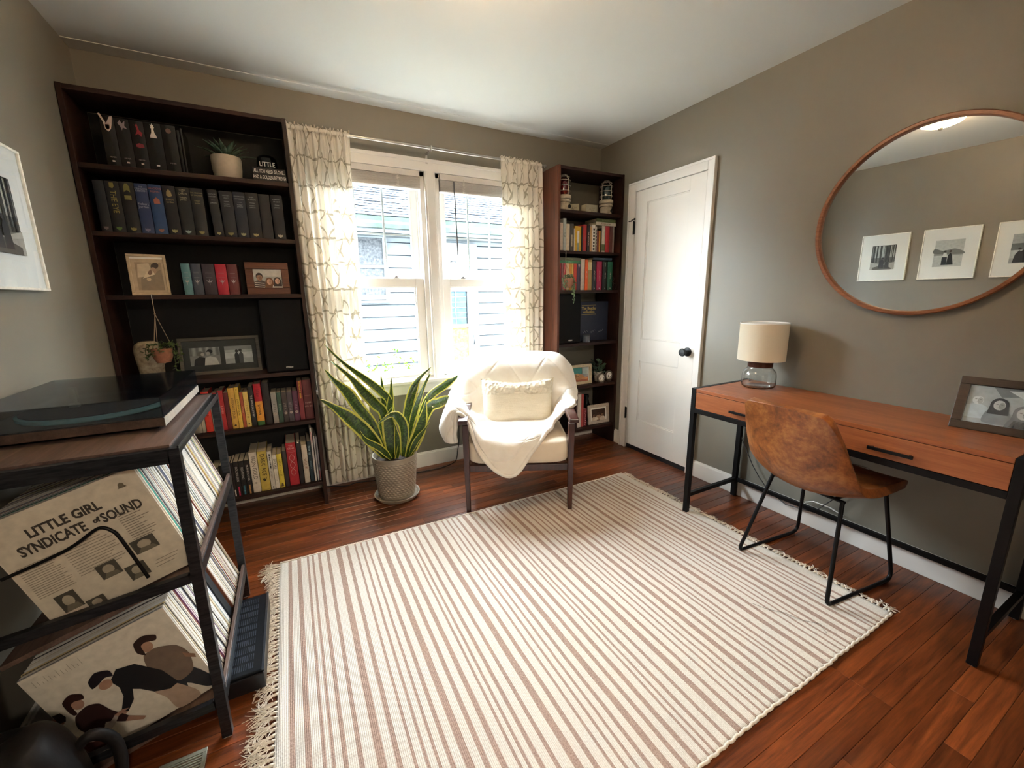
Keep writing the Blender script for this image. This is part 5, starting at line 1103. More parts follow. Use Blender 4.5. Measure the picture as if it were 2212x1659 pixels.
net = [
 [(-.34, .70, .55), (-.30, .72, .52), (-.2, .73, .5), (-.1, .735, .5), (0, .735, .5), (.1, .735, .5), (.2, .73, .5), (.30, .72, .52), (.35, .70, .55)],
 [(-.37, .69, .72), (-.31, .715, .78), (-.2, .725, .80), (-.1, .73, .80), (0, .73, .8), (.1, .73, .8), (.2, .725, .8), (.31, .715, .78), (.385, .69, .70)],
 [(-.375, .61, .765), (-.315, .630, .842), (-.2, .635, .866), (-.1, .635, .870), (0, .635, .870), (.1, .635, .870), (.2, .635, .868), (.31, .63, .850), (.392, .61, .775)],
 [(-.395, .53, .67), (-.335, .500, .755), (-.22, .492, .80), (-.11, .490, .805), (0, .490, .805), (.11, .490, .805), (.22, .492, .805), (.335, .505, .77), (.408, .54, .70)],
 [(-.425, .45, .58), (-.365, .430, .65), (-.24, .437, .65), (-.12, .440, .65), (0, .440, .65), (.12, .440, .65), (.24, .437, .65), (.35, .430, .66), (.415, .47, .62)],
 [(-.436, .36, .49), (-.385, .37, .618), (-.262, .38, .52), (-.13, .405, .52), (0, .41, .52), (.13, .405, .52), (.25, .39, .54), (.335, .37, .628), (.400, .39, .58)],
 [(-.444, .28, .44), (-.388, .28, .618), (-.268, .29, .52), (-.14, .345, .475), (0, .35, .472), (.13, .345, .475), (.24, .32, .50), (.315, .31, .618), (.388, .32, .59)],
 [(-.446, .19, .41), (-.385, .18, .622), (-.272, .18, .54), (-.21, .20, .474), (-.03, .20, .470), (.1, .24, .472), (.205, .25, .49), (.288, .25, .59), (.372, .26, .605)],
 [(-.440, .13, .40), (-.376, .11, .620), (-.276, .09, .56), (-.225, .05, .474), (-.05, .05, .470), (.085, .09, .472), (.190, .17, .48), (.274, .215, .57), (.366, .22, .615)],
 [(-.436, .115, .402), (-.370, .095, .614), (-.280, .06, .545), (-.210, -.025, .462), (-.05, -.052, .43), (.080, -.005, .470), (.182, .11, .476), (.268, .19, .555), (.364, .21, .612)],
 [(-.434, .110, .404), (-.368, .090, .610), (-.284, .045, .530), (-.205, -.052, .42), (-.05, -.076, .34), (.078, -.045, .44), (.178, .085, .474), (.265, .18, .545), (.363, .205, .610)],
 [(-.432, .105, .406), (-.366, .085, .606), (-.286, .035, .520), (-.202, -.066, .362), (-.05, -.084, .256), (.075, -.062, .398), (.175, .06, .474), (.262, .17, .54), (.362, .20, .608)]]
for r_, row_ in enumerate(net):
    c0, c1 = row_[0], row_[1]; k_ = .022 if r_ > 3 else 0
    row_.insert(1, (c0[0]-k_, c0[1], c0[2]*.55+c1[2]*.45))
net[9][0] = (-.425, .105, .402); net[9][1] = (-.448, .100, .475); net[9][2] = (-.385, .090, .612)
net[10][0] = (-.402, .085, .404); net[10][1] = (-.420, .078, .478); net[10][2] = (-.372, .080, .604)
net[11][0] = (-.372, .082, .408); net[11][1] = (-.378, .072, .482); net[11][2] = (-.352, .076, .592)
NU, NV = 110, 110
cols = [[tuple(net[r][c]) for r in range(len(net))] for c in range(10)]
def blfn(s_, t_):
    row = [catmull(cols[c], t_) for c in range(10)]
    p = Vector(catmull(row, s_))
    amp = .007 if t_ > .3 else .004
    p.z += amp*nz3(p.x, p.y, p.z, 9, 3)+.003*nz3(p.x, p.y, p.z, 22, 9); p.y -= amp*.8*nz3(p.x, p.z, p.y, 8, 5)
    if .35 < t_: # gathered folds over the arms and across the lap
        k = max(0, 1-abs(s_-.18)*5)+max(0, 1-abs(s_-.86)*6); p.x += .006*k*math.sin(p.y*70+p.z*30); p.z += .005*k*math.sin(p.y*55)
    return tuple(p)
q = MB(); q.grid(blfn, NU, NV)
bl = q.build('blanket', FL, smooth=180, solid=.022, loc=AL, rotz=AR); bl.modifiers['solid'].offset = 0; bl.modifiers['solid'].use_rim = True
md = bl.modifiers.new('round', 'BEVEL'); md.width = .008; md.segments = 3; md.limit_method = 'ANGLE'; md.angle_limit = math.radians(50)
tag(bl, 'white quilted fleece blanket draped over the armchair back, arms and seat', 'blanket')
# rolled sherpa hem along the front edge
q = MB(); hem = []
for i in range(81):
    p = Vector(blfn(i/80, 1)); hem.append((p.x, p.y-.004, p.z+.004))
q.tube(hem, .0135, 10); o = q.build('rolled_hem', FL, bl, smooth=180)

PIL = NT('pale_linen_cushion'); v = PIL.coord('Object'); sx = PIL.n('SeparateXYZ'); PIL.l(v, sx.inputs[0])
top = PIL.ramp(sx.outputs[2], [(.52, (0, 0, 0, 1)), (.56, (1, 1, 1, 1))]); top = PIL.math('GREATER_THAN', sx.outputs[2], .055)
cell = PIL.n('TexVoronoi'); cell.inputs['Scale'].default_value = 42; PIL.l(v, cell.inputs['Vector']); fine = PIL.noise(v, 420, 2)
hh = PIL.math('ADD', PIL.math('MULTIPLY', PIL.math('MULTIPLY', cell.outputs['Distance'], top), 1.6), PIL.math('MULTIPLY', fine, .25)); hh = PIL.math('ADD', hh, PIL.math('MULTIPLY', PIL.noise(PIL.coord('Object', (3, 3, 14)), 3, 3), .6))
PIL.set(color=PIL.ramp(fine, [(.3, C('#dacfb8')), (.7, C('#e6dcc8'))]), rough=.9, spec=.15); PIL.bump(hh, 1.0, .008); PIL = PIL.m
def pilfn(side):
    def fn(s_, t_):
        u, v_ = s_*2-1, t_*2-1; x = .238*u*(1-.045*(1-u*u)*0-.07*(1-v_*v_)*abs(u)**3*0); x = .240*u*(1-.06*math.cos(v_*PI/2)*abs(u)**2)
        zz = .162*v_*(1-.19*math.cos(u*PI/2)**1.0*abs(v_)**2)
        th = .068*(max(0, (1-u**4)*(1-v_**4)))**.55
        return (x, side*th+.003*nz3(x, zz, side, 16, 4)*(1-abs(u)**6), zz)
    return fn
q = MB(); q.grid(pilfn(-1), 44, 30, uv=False); q.grid(lambda a, c: pilfn(1)(1-a, c), 44, 30, uv=False)
pw = Matrix.Translation(AL) @ Matrix.Rotation(AR, 4, 'Z') @ Matrix.Translation((.008, .365, .575)) @ Matrix.Rotation(-.24, 4, 'X')
pi_ = q.build('pillow', PIL, smooth=180, clean=True, mw=pw); tag(pi_, 'small rectangular cream pillow with textured top band on the armchair', 'pillow')
q = MB(); ring = [(.240*math.cos(a)**0 if False else 0, 0, 0) for a in (0,)]
pts = []
for i in range(24): u = -1+2*i/24; pts.append(pilfn(0)((u+1)/2, 0))
for i in range(16): v_ = i/16; pts.append(pilfn(0)(1, v_))
for i in range(24): u = 1-2*i/24; pts.append(pilfn(0)((u+1)/2, 1))
for i in range(16): v_ = 1-i/16; pts.append(pilfn(0)(0, v_))
q.tube(pts, .0035, 6, closed=True); q.build('piping', PIL, pi_, smooth=180)

# ------------------------------------------------------------------ desk
dk = thing('desk', 'long oak veneer writing desk with two drawers on black steel legs', 'desk', (-.24, -2.03, 0))
def DB(q, x0, x1, y0, y1, z0, z1): q.box(x0+.24, x1+.24, y0+2.03, y1+2.03, z0, z1)
XF, XB, YL, YR = -.485, -.020, -1.432, -2.646
q = MB(); DB(q, XF+.002, XB, YR+.028, YL-.028, .733, .752); q.build('desk_top', DESKW, dk, bevel=.0015)
q = MB(); DB(q, XF+.02, XB, YR+.028, YL-.028, .640, .7325); q.build('drawer_case', DESKW, dk)
ymid = (YL+YR)/2
for nm, (a, c) in enumerate(((YR+.0285, ymid-.001), (ymid+.001, YL-.0285))):
    q = MB(); DB(q, XF+.003, XF+.019, a, c, .641, .7305); dr = q.build('drawer', DESKW, dk, bevel=.001)
    hm = (-2.322 if nm == 0 else -1.742); q = MB(); DB(q, XF-.020, XF-.012, hm-.068, hm+.068, .669, .681)
    for e in (-.060, .052): DB(q, XF-.013, XF+.003, hm+e, hm+e+.008, .671, .679)
    q.build('drawer_pull', BLACK, dr, bevel=.001)
for x0, x1 in ((XF, XF+.026), (XB-.026, XB)):
    for y0, y1 in ((YL-.027, YL), (YR, YR+.027)):
        q = MB(); DB(q, x0, x1, y0, y1, .004, .7525); lg = q.build('leg', BLACK, dk, bevel=.0012)
        q = MB(); q.lathe([(.009, .0002), (.009, .0042)], 10, ((x0+x1)/2+.24, (y0+y1)/2+2.03, 0)); q.build('foot_pad', plain('#b9b4ac', .5), lg)
for a in ((XF, XF+.024, YR+.027, YL-.027, .614, .6395), (XB-.024, XB, YR+.027, YL-.027, .614, .6395), (XF+.026, XB-.026, YL-.026, YL-.001, .614, .6395), (XF+.026, XB-.026, YR+.001, YR+.026, .614, .6395)):
    q = MB(); DB(q, *a); q.build('apron_rail', BLACK, dk, bevel=.001)
for a in ((XB-.022, XB-.002, YR+.027, YL-.027, .102, .124), (XF+.026, XB-.026, YL-.024, YL-.003, .102, .124), (XF+.026, XB-.026, YR+.003, YR+.024, .102, .124)):
    q = MB(); DB(q, *a); q.build('stretcher', BLACK, dk, bevel=.001)
for y0, y1 in ((YL-.027, YL), (YR, YR+.027)):
    q = MB(); DB(q, XF+.026, XB-.026, y0+.003, y1-.003, .640, .7525); q.build('end_panel', BLACK, dk)

# desk lamp
lp = thing('table_lamp', 'small table lamp with clear glass jar base and cream drum shade', 'lamp', (-.160, -1.602, .7525))
SHM = NT('cream_linen_shade'); v = SHM.coord('Object', (60, 60, 900)); n = SHM.noise(v, 1, 3); v2 = SHM.coord('Object', (900, 900, 60)); n2 = SHM.noise(v2, 1, 2); col = SHM.mix(n, C('#e6d9c0'), C('#f0e6d2'))
d_ = SHM.n('BsdfDiffuse'); SHM.l(col, d_.inputs[0]); tr = SHM.n('BsdfTranslucent'); SHM.l(col, tr.inputs[0]); mx = SHM.n('MixShader'); mx.inputs[0].default_value = .22; SHM.l(d_.outputs[0], mx.inputs[1]); SHM.l(tr.outputs[0], mx.inputs[2]); SHM.l(mx.outputs[0], SHM.out.inputs[0]); SHM = SHM.m
q = MB(); q.lathe([(.116, .152), (.116, .352)], 48, cap=False); q.lathe([(.1135, .352), (.1135, .152)], 48, cap=False); q.lathe([(.1135, .352), (.116, .352)], 48, cap=False); q.lathe([(.116, .152), (.1135, .152)], 48, cap=False)
sd_ = q.build('lamp_shade', SHM, lp, smooth=40)
q = MB(); q.lathe([(.1165, .348), (.117, .350), (.117, .3535), (.1145, .354), (.1130, .350)], 48); q.build('shade_trim', WHITE, sd_, smooth=40)
q = MB(); q.lathe([(.060, .114), (.061, .116), (.061, .150), (.058, .153)], 36); q.build('wooden_collar', wood('dark_walnut_collar', '#3a1c12', '#5c3222', 'x', 3, .4), lp, smooth=40)
JG = NT('clear_jar_glass'); JG.set(color=(.97, .985, .98, 1), rough=.0, trans=1.0, ior=1.45); jn = JG.noise(JG.coord('Object'), 9, 2); JG.set(rough=JG.math('MULTIPLY', jn, .03)); 
q = MB(); q.lathe([(.0005, .001), (.070, .001), (.081, .008), (.084, .020), (.084, .065), (.080, .088), (.066, .103), (.059, .110), (.059, .116), (.056, .116), (.056, .109), (.063, .1), (.077, .086), (.0805, .065), (.0805, .020), (.077, .011), (.068, .006), (.0005, .006)], 40, cap=False)
q.build('glass_jar', JG.m, lp, smooth=60, clean=True)
q = MB(); q.lathe([(.012, .150), (.014, .153), (.014, .20), (.010, .21)], 16); q.tube([(0, 0, .14), (0, 0, .16)], .006); q.build('socket', BRASS if 'BRASS' in globals() else plain('#8f7a4a', .3, metal=1), lp, smooth=40)
q = MB(); q.sphere((0, 0, .245), .028, .028, .034, 16, 10); q.build('bulb', plain('#eceae4', .3), lp, smooth=180)
cd = thing('lamp_cord', 'thin grey lamp cord hanging down the wall behind the desk', 'cord', (-.03, -1.50, .5))
q = MB(); q.tube([(-.05, .0, .256), (-.0, .035, .258), (.0155, .040, .20), (.005, .05, .0), (-.002, .044, -.105), (-.002, -.006, -.19), (-.002, -.045, -.257), (-.002, -.09, -.315), (-.002, -.145, -.37), (-.004, -.26, -.42), (-.002, -.40, -.40), (-.001, -.53, -.22), (.012, -.545, -.12)], .0028, 6); q.build('cable', plain('#4b4a4a', .4), cd, smooth=60)
cd2 = thing('power_cable', 'white cable loop lying against the wall below the desk chair', 'cord', (-.05, -1.95, .12))
q = MB(); q.tube([(.03, .10, .012), (.028, .06, .035), (.028, -.02, .035), (.03, -.08, .018)], .0032, 6); q.build('cable', WHITE, cd2, smooth=60)
ot = thing('wall_outlet', 'white wall outlet plate low on the grey wall under the desk', 'outlet', (-.0005, -2.055, .362))
q = MB(); q.box(-.006, 0, -.040, .040, -.055, .055); q.build('plate', WHITE, ot, bevel=.002)
for zz in (-.028, .016):
    q = MB(); q.box(-.0075, -.006, -.016, .016, zz, zz+.026); sk = q.build('socket', plain('#dedbd4', .4), ot, bevel=.001)
    q = MB(); q.box(-.0079, -.0074, -.008, -.005, zz+.009, zz+.019); q.box(-.0079, -.0074, .005, .008, zz+.009, zz+.019); q.build('slot', BLACKM, sk)
# black and white photo frame on the desk
def deskart():
    a = Art(.275, .150); a.rect('#b3b9bd', 0, 0, 1, 1).poly('#80868a', [(.2, 1), (.3, .72), (.55, .8), (1, .55), (1, 1)]).poly('#d5dadd', [(.35, .9), (.5, .72), (.8, .75), (.9, .95)])
    person2d(a, .10, .50, .13, '#c7d0d6', '#dfe2e3', '#b4b8ba', 1.7); person2d(a, .30, .42, .135, '#8f959a', '#c3c6c7', '#4a4c50', 1.7, True); person2d(a, .52, .26, .15, '#74797d', '#cdd0d1', '#7d8084', 1.7, True); person2d(a, .76, .22, .14, '#dfe3e4', '#b5b8ba', '#3f4245', 1.7); person2d(a, .94, .30, .12, '#f2f4f4', '#c5c8c9', '#55585b', 1.7)
    for k in range(5): a.poly('#4e5256', [(.42+.04*k, .02), (.45+.04*k, .18), (.47+.04*k, .18), (.45+.04*k, .02)])
    return a
pf = picture('framed_photo', 'dark brown wide frame with black and white group photo standing on desk', 'picture', .335, .205, .030, wood('dark_brown_frame', '#1f1512', '#3b2b24', 'x', 3, .35), deskart(), (-.205, -2.555, .7530), -PI/2+.13, .42, glass=True)

# ------------------------------------------------------------------ leather desk chair
dc = thing('desk_chair', 'tan leather bucket desk chair on black sled legs, pushed under the desk', 'chair', (-.385, -2.067, 0), math.atan2(-.103, .9946))
LE = NT('tan_distressed_leather'); v = LE.coord('Object'); a1 = LE.noise(v, 7, 6, .7, .8); a2 = LE.noise(v, 60, 4, .6); vo = LE.n('TexVoronoi', feature='DISTANCE_TO_EDGE'); vo.inputs['Scale'].default_value = 120; LE.l(v, vo.inputs['Vector'])
f = LE.math('ADD', LE.math('MULTIPLY', a1, .7), LE.math('MULTIPLY', a2, .3)); LE.set(color=LE.ramp(f, [(.36, C('#5d3419')), (.5, C('#8d5127')), (.64, C('#b0733c'))]), rough=.36, coat=.08); LE.bump(LE.math('ADD', vo.outputs['Distance'], LE.math('MULTIPLY', a2, .4)), .18, .002); LE = LE.m
# centre line (x forward, z), half width, side lift (towards the sitter), from seat front to top of back
prof = [((.235, .447), .205, .000), ((.20, .457), .216, .010), ((.10, .450), .226, .022), ((-.02, .437), .231, .040), ((-.12, .440), .232, .058), ((-.19, .470), .231, .070), ((-.235, .53), .227, .074), ((-.262, .60), .219, .066), ((-.281, .675), .207, .050), ((-.296, .745), .191, .030), ((-.304, .785), .180, .014), ((-.309, .808), .158, .008)]
prof4 = [(a[0], a[1], hw, lf_) for a, hw, lf_ in prof]
def shell(off):
    def fn(s_, t_):
        x, zc, hw, lift = catmull(prof4, t_); x2, z2, _, _ = catmull(prof4, min(1, t_+.09)); x1, z1_, _, _ = catmull(prof4, max(0, t_-.09))
        tg = Vector((x2-x1, 0, z2-z1_)).normalized(); nn = Vector((tg.z, 0, -tg.x))   # towards the sitter
        if nn.dot(Vector((.3, 0, .6))) < 0: nn = -nn
        u = (s_-.5)*2; y = -hw*u*(1-.03*abs(u)**4); L = lift*u*u; zc += (.006*(1-u*u) if t_ > .9 else 0)*(t_-.9)/.1
        rnd = 0
        p = Vector((x, y, zc))+nn*(L+off)
        return tuple(p)
    return fn
q = MB(); q.grid(shell(0), 36, 60, uv=False)
sh_ = q.build('leather_shell', LE, dc, smooth=180, solid=.036); sh_.modifiers['solid'].offset = 0
md = sh_.modifiers.new('round', 'BEVEL'); md.width = .0145; md.segments = 4; md.limit_method = 'ANGLE'; md.angle_limit = math.radians(50)
q = MB(); edge = [shell(0)(0, i/40) for i in range(41)] + [shell(0)(i/24, 1) for i in range(1, 24)] + [shell(0)(1, 1-i/40) for i in range(41)]
o = [tuple(Vector(p)) for p in edge]
def fr(y_s):
    R_ = .032
    P0 = [(-.105, .150*y_s, .412), (-.13, .168*y_s, .36), (-.190, .200*y_s, .06)]
    top = Vector((-.10, .150*y_s, .422)); rb = Vector((-.205, .2055*y_s, .0)); fb = Vector((.235, .210*y_s, .0)); ft = Vector((.165, .165*y_s, .425))
    def corner(a, b_, c, r):
        d1 = (a-b_).normalized(); d2 = (c-b_).normalized(); p1 = b_+d1*r; p2 = b_+d2*r
        return [tuple(p1*(1-t)**2+b_*2*t*(1-t)+p2*t*t) for t in [i/6 for i in range(7)]]
    hz = .0085
    rb.z = hz; fb.z = hz
    return [tuple(top)] + corner(top, rb, fb, .035) + corner(rb, fb, ft, .05) + [tuple(ft)]
for ys in (1, -1):
    q = MB(); q.tube(fr(ys), .0082, 10); lg = q.build('sled_leg', BLACK, dc, smooth=60)
q = MB()
for x_, z_ in ((-.10, .420), (.165, .428)):
    q.tube([(x_, -.158, z_), (x_, .158, z_)], .0075, 8)
q.tube([(-.10, -.12, .420), (.165, -.12, .428)], .007, 8); q.tube([(-.10, .12, .420), (.165, .12, .428)], .007, 8)
q.build('under_frame', BLACK, dc, smooth=60)

# ------------------------------------------------------------------ mirror
mr = thing('round_mirror', 'large round mirror in thin oak hoop frame above the desk', 'mirror', (-.001, -2.133, 1.553))
TL = Matrix.Rotation(.030, 4, 'Z') @ Matrix.Rotation(-.011, 4, 'Y')
q = MB(); q.tf(Matrix.Translation((-.020, 0, 0)) @ TL @ Matrix.Rotation(-PI/2, 4, 'Y')); q.lathe([(.376, -.006), (.392, -.006), (.394, .0), (.394, .018), (.390, .022), (.379, .022), (.376, .018), (.376, -.006)], 96, cap=False); q.build('hoop_frame', MIRW, mr, smooth=40)
MM = NT('silvered_mirror'); mg = MM.n('BsdfGlossy'); mg.inputs['Roughness'].default_value = .0; MM.l(MM.mix(MM.noise(MM.coord('Object'), 2, 1), (.86, .88, .87, 1), (.88, .90, .89, 1)), mg.inputs[0]); MM.l(mg.outputs[0], MM.out.inputs[0])
q = MB(); q.tf(Matrix.Translation((-.020, 0, 0)) @ TL @ Matrix.Rotation(-PI/2, 4, 'Y')); q.lathe([(.0005, .004), (.377, .004)], 96, cap=False); q.lathe([(.377, -.003), (.0005, -.003)], 96, cap=False); q.build('mirror_glass', MM.m, mr)

# ------------------------------------------------------------------ pictures on the left wall
def wallpic(label, yc, kind):
    t = thing('framed_picture', label, 'picture', (-W+.001, yc, 1.303), 0, 'white framed photographs in a row on the left wall'); w, h = .385, .460
    q = MB()
    for (a, c, z0, z1) in ((-w/2, w/2, 0, .008), (-w/2, w/2, h-.008, h), (-w/2, -w/2+.008, .008, h-.008), (w/2-.008, w/2, .008, h-.008)): q.box(0, .028, a, c, z0, z1)
    q.build('frame', plain('#efece2', .3), t, bevel=.001)
    q = MB(); q.box(.004, .020, -w/2+.008, w/2-.008, .008, h-.008); q.build('mat_board', plain('#edeae5', .8, var=.01), t)
    a = Art(.195, .240)
    if kind == 0:
        a.rect('#6c685f', 0, 0, 1, 1).rect('#b3b0a6', .02, .5, .98, .98)
        rr = random.Random(4)
        for k in range(24): x = rr.random()*.96; a.rect(rr.choice(('#2e2b26', '#4b473f', '#3b372f')), x, .30, x+rr.uniform(.015, .05), 1)
        a.poly('#a7a39a', [(0, 0), (0, .3), (.4, .22), (1, .32), (1, 0)]).poly('#4e4a43', [(.1, .05), (.4, .2), (.9, .1), (.9, 0), (.1, 0)])
        a.poly('#1f1d1b', [(.42, .06), (.44, .35), (.52, .45), (.62, .36), (.66, .06)]); a.ell('#2a2725', .5, .47, .045); a.poly('#2c2927', [(.2, .06), (.22, .26), (.3, .33), (.38, .26), (.4, .06)]); a.ell('#3c3834', .3, .35, .04)
    elif kind == 1:
        a.rect('#9d9d99', 0, 0, 1, 1).rect('#bcbdb9', 0, .55, 1, 1).poly('#7d7c77', [(0, .55), (.3, .66), (.7, .6), (1, .7), (1, .5), (0, .45)]).rect('#c1c1bd', 0, 0, 1, .42)
        a.poly('#201d1d', [(.28, .06), (.36, .42), (.42, .52), (.5, .42), (.52, .06)]); a.ell('#4a3a33', .43, .57, .05); a.poly('#d2d1ce', [(.52, .34), (.56, .52), (.66, .52), (.7, .34)]); a.poly('#26262a', [(.52, .06), (.52, .36), (.7, .36), (.7, .06)]); a.ell('#3d332d', .61, .58, .045)
    else:
        a.rect('#a9abab', 0, 0, 1, 1).rect('#6f7272', 0, .45, 1, .68).rect('#c4c6c5', 0, .18, 1, .45); a.poly('#231f20', [(.4, .02), (.42, .4), (.55, .5), (.7, .4), (.75, .02)]); a.ell('#4a3c36', .5, .53, .06)
        a.poly('#3a3638', [(.6, .02), (.62, .35), (.75, .44), (.85, .3), (.9, .02)]); a.ell('#3a302b', .74, .49, .05)
    a.build('photo_print', t, Matrix(((0, 0, 1, .0202), (1, 0, 0, 0), (0, 1, 0, .112), (0, 0, 0, 1))))
    q = MB(); q.box(.0225, .0235, -w/2+.008, w/2-.008, .008, h-.008); q.build('glass', GLASS, t)
wallpic('white framed black and white forest photo, the one nearest the bookcase', -1.002, 0)
wallpic('white framed photo of a couple by water, middle of the row seen in the mirror', -1.484, 1)
wallpic('white framed lake photo with two embracing people, farthest from the bookcase', -1.965, 2)

# ------------------------------------------------------------------ rug
RX0, RX1, RY0, RY1 = -2.588, -.425, -2.400, -.842
def rugm():
    s = NT('striped_flatweave_rug'); v = s.coord('Object'); sx = s.n('SeparateXYZ'); s.l(v, sx.inputs[0])
    wob = s.math('MULTIPLY', s.math('SUBTRACT', s.noise(v, 5, 2), .5), .004)
    x = s.math('ADD', sx.outputs[0], wob); P = .4715
    f = s.math('FRACT', s.math('DIVIDE', s.math('ADD', x, 1.999+P*3), P))
    bands = [(0, .009), (.021, .031), (.049, .062), (.087, .101), (.132, .154), (.177, .193), (.221, .229), (.25, .258), (.278, .286), (.306, .320), (.343, .366), (.389, .405), (.428, .444)]
    st = []
    for a, c in bands: st += [(a/P, (1, 1, 1, 1)), (c/P, (0, 0, 0, 1))]
    b_ = s.ramp(f, st, 'CONSTANT')
    edge = s.math('LESS_THAN', s.math('ABSOLUTE', s.math('SUBTRACT', sx.outputs[0], (RX0+RX1)/2)), (RX1-RX0)/2-.030); b_ = s.math('MULTIPLY', b_, edge)
    warp = s.math('SINE', s.math('MULTIPLY', sx.outputs[0], 2*PI/.0052)); weft = s.math('SINE', s.math('MULTIPLY', sx.outputs[1], 2*PI/.0042))
    th = s.noise(s.coord('Object', (220, 60, 1)), 1, 3, .7); mott = s.noise(v, 240, 2)
    pick = s.math('MULTIPLY', weft, warp)
    lt = s.ramp(mott, [(.3, C('#cdc6bb')), (.7, C('#e3ddd5'))]); dk_ = s.ramp(mott, [(.3, C('#92796d')), (.7, C('#b69d90'))])
    col = s.mix(b_, lt, dk_); ln = s.ramp(warp, [(.0, (0, 0, 0, 1)), (.35, (0, 0, 0, 1)), (1, (1, 1, 1, 1))])
    gro = s.math('MULTIPLY', s.math('LESS_THAN', warp, -.62), .28); col = s.mix(gro, col, C('#9d8c7d'))
    s.set(color=col, rough=.95, spec=.1); h = s.math('ADD', s.math('MULTIPLY', warp, .5), s.math('MULTIPLY', pick, .4)); h = s.math('ADD', h, th); s.bump(h, .5, .0015); return s.m
RUG = rugm()
FR = plain('#ddd2c3', .95, var=.08, nscale=300)
def rfn(s_, t_):
    x = RX0+(RX1-RX0)*s_; y = RY0+(RY1-RY0)*t_
    y += .006*nz3(x, 0, 0, 3.1, 2)*(1 if t_ > .5 else 1.4)+.0025*nz3(x, t_, 0, 16, 4)-(.014*(s_-.5) if t_ > .5 else .012*(s_-.5)*-1)
    x += .007*nz3(y, 1, 0, 3.5, 5)
    zz = .0075+.0018*nz3(x, y, 0, 4, 1)+.001*nz3(x, y, 0, 13, 8)
    return (x, y, zz)
q = MB(); q.grid(rfn, 150, 110)
rug = q.build('rug', RUG, smooth=180, solid=.006); rug.modifiers['solid'].offset = -1
tag(rug, 'cream and dusty-pink striped flatweave rug with knotted fringe on the floor', 'rug')
# whipped edges front and back
for t_ in (0, 1):
    q = MB(); pts = []
    for i in range(401):
        p = Vector(rfn(i/400, t_)); r_ = .0015*math.sin(i*.9)+.001*math.sin(i*2.7); pts.append((p.x, p.y+r_, .0065+.0008*math.sin(i*1.9)))
    q.tube(pts, .0048, 6); q.build('bound_edge', FR, rug, smooth=180)
# tassels
def tassel_mesh(seed, L, n, spread):
    rr = random.Random(seed); q = MB(); q.sphere((.009, 0, .0055), .007, .005, .005, 8, 5)
    for k in range(n):
        a = rr.gauss(0, spread); cx_ = rr.gauss(0, .45); LL = L*rr.uniform(.6, 1.1); pts = []
        for i in range(6):
            t_ = i/5; pts.append((.012+LL*t_*math.cos(a+cx_*t_), LL*t_*math.sin(a+cx_*t_)+rr.gauss(0, .0008), .0035+.006*(1-t_)*rr.random()+.0045*math.sin(PI*t_)*rr.random()+.0016))
        q.tube(pts, .0016, 4, r2=.0010)
    q.tube([(.0, 0, .0055), (.006, .001, .0055), (.014, 0, .005), (.02, 0, .0045)], .0032, 6)
    return q.mesh('tassel', FR)
TR = [tassel_mesh(s_, .036, 8, .45) for s_ in range(7)]; TLg = [tassel_mesh(50+s_, .082, 13, .24) for s_ in range(7)]
for i in range(84):
    t_ = (i+.5)/84; p = rfn(1, t_); o = link('tassel', TR[i % 7], rug, loc=(p[0]-.004, p[1], 0)); o.rotation_euler = (0, 0, random.uniform(-.5, .3)); o.scale = (random.uniform(.75, 1.25), 1, 1)
    p = rfn(0, t_); o = link('tassel', TLg[(i*3) % 7], rug, loc=(p[0]+.004, p[1], 0)); near = 1.0-.0*t_; o.rotation_euler = (0, 0, PI+random.uniform(.05, .5)*(1-t_)+random.uniform(-.2, .2)); sc_ = (.55+.65*(1-t_)) if t_ < .93 else .9; o.scale = (sc_*random.uniform(.8, 1.1), 1, 1)
q = MB(); q.tube([(.0, .0, 0), (.02, -.05, .001), (.06, -.09, 0), (.08, -.15, .001), (.12, -.19, 0), (.09, -.23, .001)], .0009, 4); thr = q.build('loose_thread', plain('#6b6058', .9), rug, loc=(-.86, -2.10, .0105))

# ------------------------------------------------------------------ record rack
rk = thing('record_rack', 'dark steel and walnut record rack stand against the left wall', 'rack', (-2.95, -1.34, 0))
RX, RXL, RYF, RYB = -2.700, -3.165, -1.690, -.998
def RB(q, x0, x1, y0, y1, z0, z1): q.box(x0+2.95, x1+2.95, y0+1.34, y1+1.34, z0, z1)
STEEL = NT('dark_brushed_steel'); v = STEEL.coord('Object', (6, 6, 40)); STEEL.set(color=STEEL.ramp(STEEL.noise(v, 4, 4), [(.3, C('#232427')), (.7, C('#3b3c40'))]), rough=.36, metal=.75); STEEL = STEEL.m
for x0, x1 in ((RX-.026, RX), (RXL, RXL+.026)):
    for y0, y1 in ((RYF, RYF+.024), (RYB-.024, RYB)):
        q = MB(); RB(q, x0, x1, y0, y1, .004, .884); lg = q.build('leg', STEEL, rk, bevel=.001)
        q = MB(); RB(q, x0+.003, x1-.003, y0+.003, y1-.003, .0002, .004); q.build('foot_pad', plain('#c4beb8', .5), lg)
q = MB(); RB(q, RXL+.026, RX-.022, RYF+.022, RYB-.022, .886, .906); q.build('top_board', RACKW, rk, bevel=.001)
for a in ((RX-.022, RX, RYF, RYB, .884, .900), (RX-.004, RX, RYF, RYB, .900, .906), (RXL, RXL+.022, RYF, RYB, .884, .906), (RXL+.022, RX-.022, RYF, RYF+.020, .862, .900), (RXL+.022, RX-.022, RYB-.020, RYB, .884, .906)):
    q = MB(); RB(q, *a); q.build('rim_angle', STEEL, rk, bevel=.0008)
TH = math.radians(17.5)
